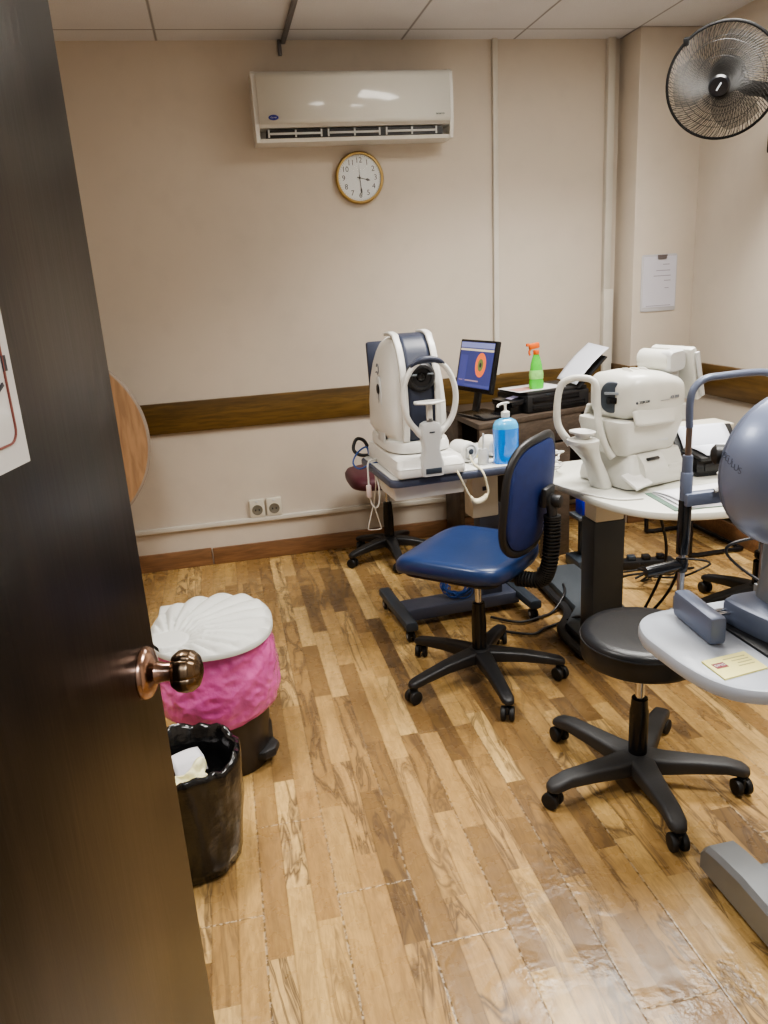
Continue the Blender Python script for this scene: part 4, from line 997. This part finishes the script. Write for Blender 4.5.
cord('white_cable', 'white cable running along the front edge of the round table', [(1.13, 2.60, .744), (1.150, 2.48, .744), (1.19, 2.36, .744), (1.25, 2.27, .744), (1.33, 2.25, .744)], .0035, WHITEP)

# cables under the round table
for i, (pts, r, lab) in enumerate((
    ([(1.62, 2.62, .70), (1.60, 2.60, .60), (1.66, 2.62, .36), (1.62, 2.70, .10), (1.56, 2.72, .012), (1.50, 2.66, .012)], .006, 'black cable drooping from under the round table, nearest its column'),
    ([(1.74, 2.62, .70), (1.735, 2.62, .50), (1.72, 2.64, .25), (1.66, 2.74, .05), (1.58, 2.80, .012), (1.48, 2.86, .012)], .006, 'black cable drooping from under the round table, farther right of its column'),
    ([(1.05, 3.02, .012), (1.15, 2.93, .012), (1.26, 2.95, .012), (1.34, 2.99, .012), (1.42, 3.05, .06), (1.46, 3.15, .062)], .006, 'thin black cable on the floor from the left table to the round table base'),
    ([(1.06, 2.86, .012), (1.16, 2.80, .012), (1.22, 2.83, .012), (1.30, 2.86, .012), (1.36, 2.80, .062), (1.38, 2.76, .07)], .006, 'second thin black cable on the floor, nearer the black round stool'))):
    cord('black_cable', lab, pts, r, BLKP)
pw = thing('power_strip', 'dark power strip with plugs lying on the floor far under the round table', 'power strip', (1.98, 3.36, 0), rad(-12))
M().box((0, 0, .022), (.34, .07, .044), .006).out('strip_body', BLKP, pw)
for i in range(4): M().box((-.12+.075*i, 0, .056), (.04, .042, .026), .006).out('plug', (BLKS, GREYM, BLKP, BLKS)[i], pw)
random.seed(9); pts = []
for i in range(46):
    pts.append((1.86+.14*sin(i*.53)+.04*random.uniform(-1, 1)+.004*i, 3.10+.09*cos(i*.71), .02+.10*abs(sin(i*.37))))
o = M().tube(pts, .0055, 6, k=3).out('cable_tangle', BLKP, None, 80); tag(o, 'tangle of black cables on the floor under the round table', 'cable')
o = M().prism(rrect(.09, .09, .012), 0, .09, .01).out('blue_box', mat('vivid_blue', (26, 36, 160), .4), None, loc=(1.735, 3.47, .290)); 
tag(o, 'bright blue box on a low stand behind the round table column', 'box')
sh = thing('side_stand', 'low narrow grey stand behind the round table column carrying a blue box', 'stand', (1.735, 3.475, 0))
M().box((0, .0, .28), (.14, .12, .02), .003).out('shelf', GREYB, sh); M().box((.0, .03, .165), (.05, .03, .22), .004).out('post', GREYM, sh); M().box((0, 0, .03), (.16, .16, .06), .01).out('foot', GREYM, sh)

# ------------------------------------------------------------ grey instrument table at the right
GREYT = mat('silver_grey_top', (168, 174, 184), .38, mott=.03, coat=.1)
SILV = mat('silver_metal', (136, 140, 144), .34, .5, mott=.05)
BLG = mat('blue_grey_paint', (104, 112, 132), .38, .25, mott=.04)
DOMEM = mat('dome_blue_grey', (122, 132, 158), .36, .25, mott=.03, coat=.15)
rt = thing('instrument_table', 'silver grey instrument table at the right edge in front of the black stool', 'table', (1.18, 1.25, 0))
ro = [(.805, 1.20), (.801, 1.27), (.801, 1.332), (.816, 1.380), (.842, 1.412), (.880, 1.431), (.95, 1.437), (1.20, 1.438), (1.45, 1.43), (1.51, 1.40), (1.53, 1.34), (1.52, 1.12), (1.49, 1.06), (1.42, 1.035), (1.12, 1.036), (.96, 1.043), (.90, 1.058), (.86, 1.079), (.835, 1.104), (.816, 1.144)]
so = [(p.x-1.18, p.y-1.25) for p in smooth_path([(x, y, 0) for x, y in ro], 5, True)]
M().prism(so[::-1] if sum(a[0]*b[1]-a[1]*b[0] for a, b in zip(so, so[1:]+so[:1])) < 0 else so, .716, .750, .011).out('table_top', GREYT, rt)
M().box((.05, .0, .40), (.10, .13, .63), .01).out('column', SILV, rt)
M().box((.05, 0, .66), (.2, .2, .11), .01).out('column_head', GREYM, rt)
for sx, nm_ in ((-.10, 'foot'), (.24, 'foot')):
    b = M(MX.Translation((sx, 0, 0)))
    b.rings([[(x, y, z) for x, z in ((-.045, .025), (.045, .025), (.045, h-.012), (.034, h), (-.034, h), (-.045, h-.012))] for y, h in ((-.30, .06), (-.285, .075), (-.1, .112), (.02, .115), (.10, .107), (.150, .098), (.165, .08))])
    f = b.out(nm_, SILV, rt, 30)
    for sy in (-.24, .12): caster(f, sx, sy, 0, .015)
M().box((.07, -.02, .07), (.34, .16, .075), .012).out('base_beam', SILV, rt)

for sx in (-.198, .016): M().box((sx, .20, .706), (.03, .11, .016), .003).box((sx, .235, .727), (.024, .022, .046), .003).out('rear_bracket', SILV, rt)
kg = thing('corneal_topographer', 'blue grey domed eye instrument with chin rest on the grey table at right', 'eye scanner', (1.06, 1.28, .750))
DC = V((1.053, 1.25, 1.105))-V((1.06, 1.28, .750)); r = .154
def dome(u, v):
    a = 2*pi*u; t = pi*.5*v
    return (DC.x+r*sin(t)*cos(a), DC.y-r*.92*cos(t), DC.z+r*sin(t)*sin(a))
dm_ = M().grid(dome, 64, 24).out('dome', DOMEM, kg, 60, thick=.004)
M(MX.Translation(DC)).lathe([(r-.001, -.001), (r-.0005, .006), (r-.003, .014), (r-.010, .018), (r*.75, .026), (.04, .05), (0, .052)], (0, 0, 0), (0, 1, 0), 64).out('dome_face', BLG, kg)
pt = lambda az, el, k=1.0: V((DC.x+k*r*sin(az)*cos(el), DC.y-.92*k*r*cos(az)*cos(el), DC.z+k*r*sin(el)))
# brand lettering wrapped on the dome, letter by letter
LETG = mat('faint_letter', (82, 90, 110), .5)
az0 = -64
for i, chh in enumerate('OCULUS'):
    az = rad(-89+3.4*i); el = rad(15-1.6*i)
    p = pt(az, el, 1.012); nrm = V((sin(az)*cos(el)/1, -cos(az)*cos(el)/.92, sin(el))).normalized()
    xa = V((0, 0, 1)).cross(nrm).normalized(); ya = nrm.cross(xa)
    l_ = text('letter', chh, .017, LETG, dm_, frame(p, xa, ya), depth=.0006)
p = pt(rad(-14), rad(6), 1.004); M().ell(p, (.0045, .004, .0045), 12, 8).out('sight_hole', BLKS, dm_)
M().tube([pt(rad(-6)*1, rad(e_), 1.002) for e_ in range(-70, 90, 10)], .0016, 6).out('dome_seam', BLG, dm_)
M().lathe([(.019, -.03), (.020, .008), (.014, .014), (.008, .017), (0, .017)], tuple(DC+V((-.138, .030, .034))), (-1, .5, 0), 24).out('side_camera', BLKP, kg)
# column, stage, base
M().rings([[(x+DC.x+.055, y+DC.y+.03, z) for x, y in superell(w, d, 3, 32)] for z, w, d in ((.055, .12, .13), (.12, .11, .11), (.22, .11, .11), (.27, .12, .12))]).out('column', SILV, kg, 50)
bo_ = [(-.078, .035), (-.058, .060), (-.02, .070), (.12, .065), (.135, .05), (.135, -.11), (.12, -.13), (-.03, -.115), (-.058, -.085)]
M().prism([(p.x, p.y) for p in smooth_path([(x, y, 0) for x, y in bo_], 3, True)][::-1], .004, .058, .010).out('stage', BLG, kg)
M().box((.03, -.03, .003), (.24, .18, .006), .001).out('stage_foot', BLKP, kg)
# hand rest bar joined to the stage by two rods
hb = frame((0, 0, 0), V((-.02, -1, 0)), V((1, -.02, 0)))
M(MX.Translation((-.143, .037, 0)) @ MX.Rotation(rad(-5), 4, 'Z')).box((0, -.001, .033), (.036, .160, .060), .009).out('hand_rest', BLG, kg)
for q in (.0, .016): M().cyl((-.130, .030+q, .034), (-.05, .026+q, .034), .0045, n=10).out('rod', CHROME, kg)
# chin rest frame
fp = [(-.078, .205, .400), (-.080, .205, .46), (-.072, .205, .492), (-.045, .205, .511), (.0, .205, .514), (.06, .205, .515), (.105, .205, .511), (.130, .205, .492), (.136, .205, .46), (.136, .205, .40)]
M().tube([(x, y, z-.007*(1 if z > .41 else 0)) for x, y, z in fp], .0080, 12, k=5).out('headrest_bow', BLG, kg, 60)
for sx in (-.078, .136):
    M().cyl((sx, .205, .33), (sx, .205, .402), .0068, n=14).out('rail_rod', mat('bronze_rod', (128, 112, 102), .3, .7), kg)
    M().lathe([(.0115, .285), (.0115, .335), (.0108, .338), (0, .338)], (sx, .205, 0), n=20).lathe([(.0135, .235), (.0135, .298), (.012, .30), (0, .30)], (sx, .205, 0), n=20).out('sleeve', BLG, kg)
    M().cyl((sx, .205, .105), (sx, .205, .236), .0145, n=20, bev=.003).out('grip', BLKS, kg)
    M().cyl((sx, .205, .0), (sx, .205, .108), .0082, n=16).out('post', STEEL, kg)
M().box((.03, .198, .238), (.235, .026, .030), .004).out('cross_bar', BLG, kg)
M().tube([(-.02, .185, .255), (.0, .18, .262), (.025, .178, .258), (.045, .178, .262)], .006, 8).out('chin_tissue_pin', WHITEP, kg)
M().rings([[(x+.03, y+.19, z) for x, y in superell(w, d, 2.6, 28)] for z, w, d in ((.25, .03, .03), (.275, .03, .03), (.28, .07, .045), (.29, .075, .05))]).out('chin_cup', WHITEP, kg)
M().rings([[V((-.078-x_, .205-.01*x_/.09+rr*cos(a), .079+.0-.10*x_*.1+rr*sin(a))) for a in [2*pi*i/16 for i in range(16)]] for x_, rr in ((-.012, .010), (.002, .0105), (.02, .0125), (.05, .0130), (.085, .0125), (.098, .011), (.101, .005))]).out('handle', BLKS, kg)
M().cyl((-.078, .205, .062), (-.078, .205, .096), .0135, n=18, bev=.003).out('handle_collar', BLKS, kg)
cord('grey_cable', 'thin dark cable arching behind the stage of the domed instrument', [(1.19, 1.36, .756), (1.13, 1.45, .80), (1.09, 1.475, .845), (1.10, 1.47, .87), (1.16, 1.46, .88), (1.22, 1.45, .875)], .0035, BLKP)

cd_ = thing('card', 'pale yellow appointment card with a dark red logo on the grey table', 'card', (.892, 1.160, .750), rad(1))
M().prism([(-.050, .031), (-.051, -.042), (.050, -.030), (.051, .040)], 0, .0035).out('card_stock', mat('card_yellow', (236, 228, 150), .55), cd_)
CT = MX.Translation((0, 0, .0036)) @ MX.Rotation(rad(4), 4, 'Z')
lb = M(CT).box((-.028, .006, .0003), (.026, .018, .0006)).out('logo_block', mat('logo_maroon', (128, 44, 52), .5), cd_)
text('logo_lettering', 'DMG', .010, PAPER, lb, CT @ MX.Translation((-.028, .006, .0008)), depth=.0002)
b = M(CT)
for q, (x0, x1) in enumerate(((-.008, .042), (.004, .042), (.010, .042), (.004, .040))): b.box(((x0+x1)/2, .022-.010*q, .0003), (x1-x0, .0022, .0004))
b.out('print', mat('card_ink', (178, 170, 122), .6), cd_)
pn = flat('white_card', 'white slip of paper at the right under the domed instrument', 'paper', 1.045, 1.125, .750, .09, .05, .002, 8, PAPER)
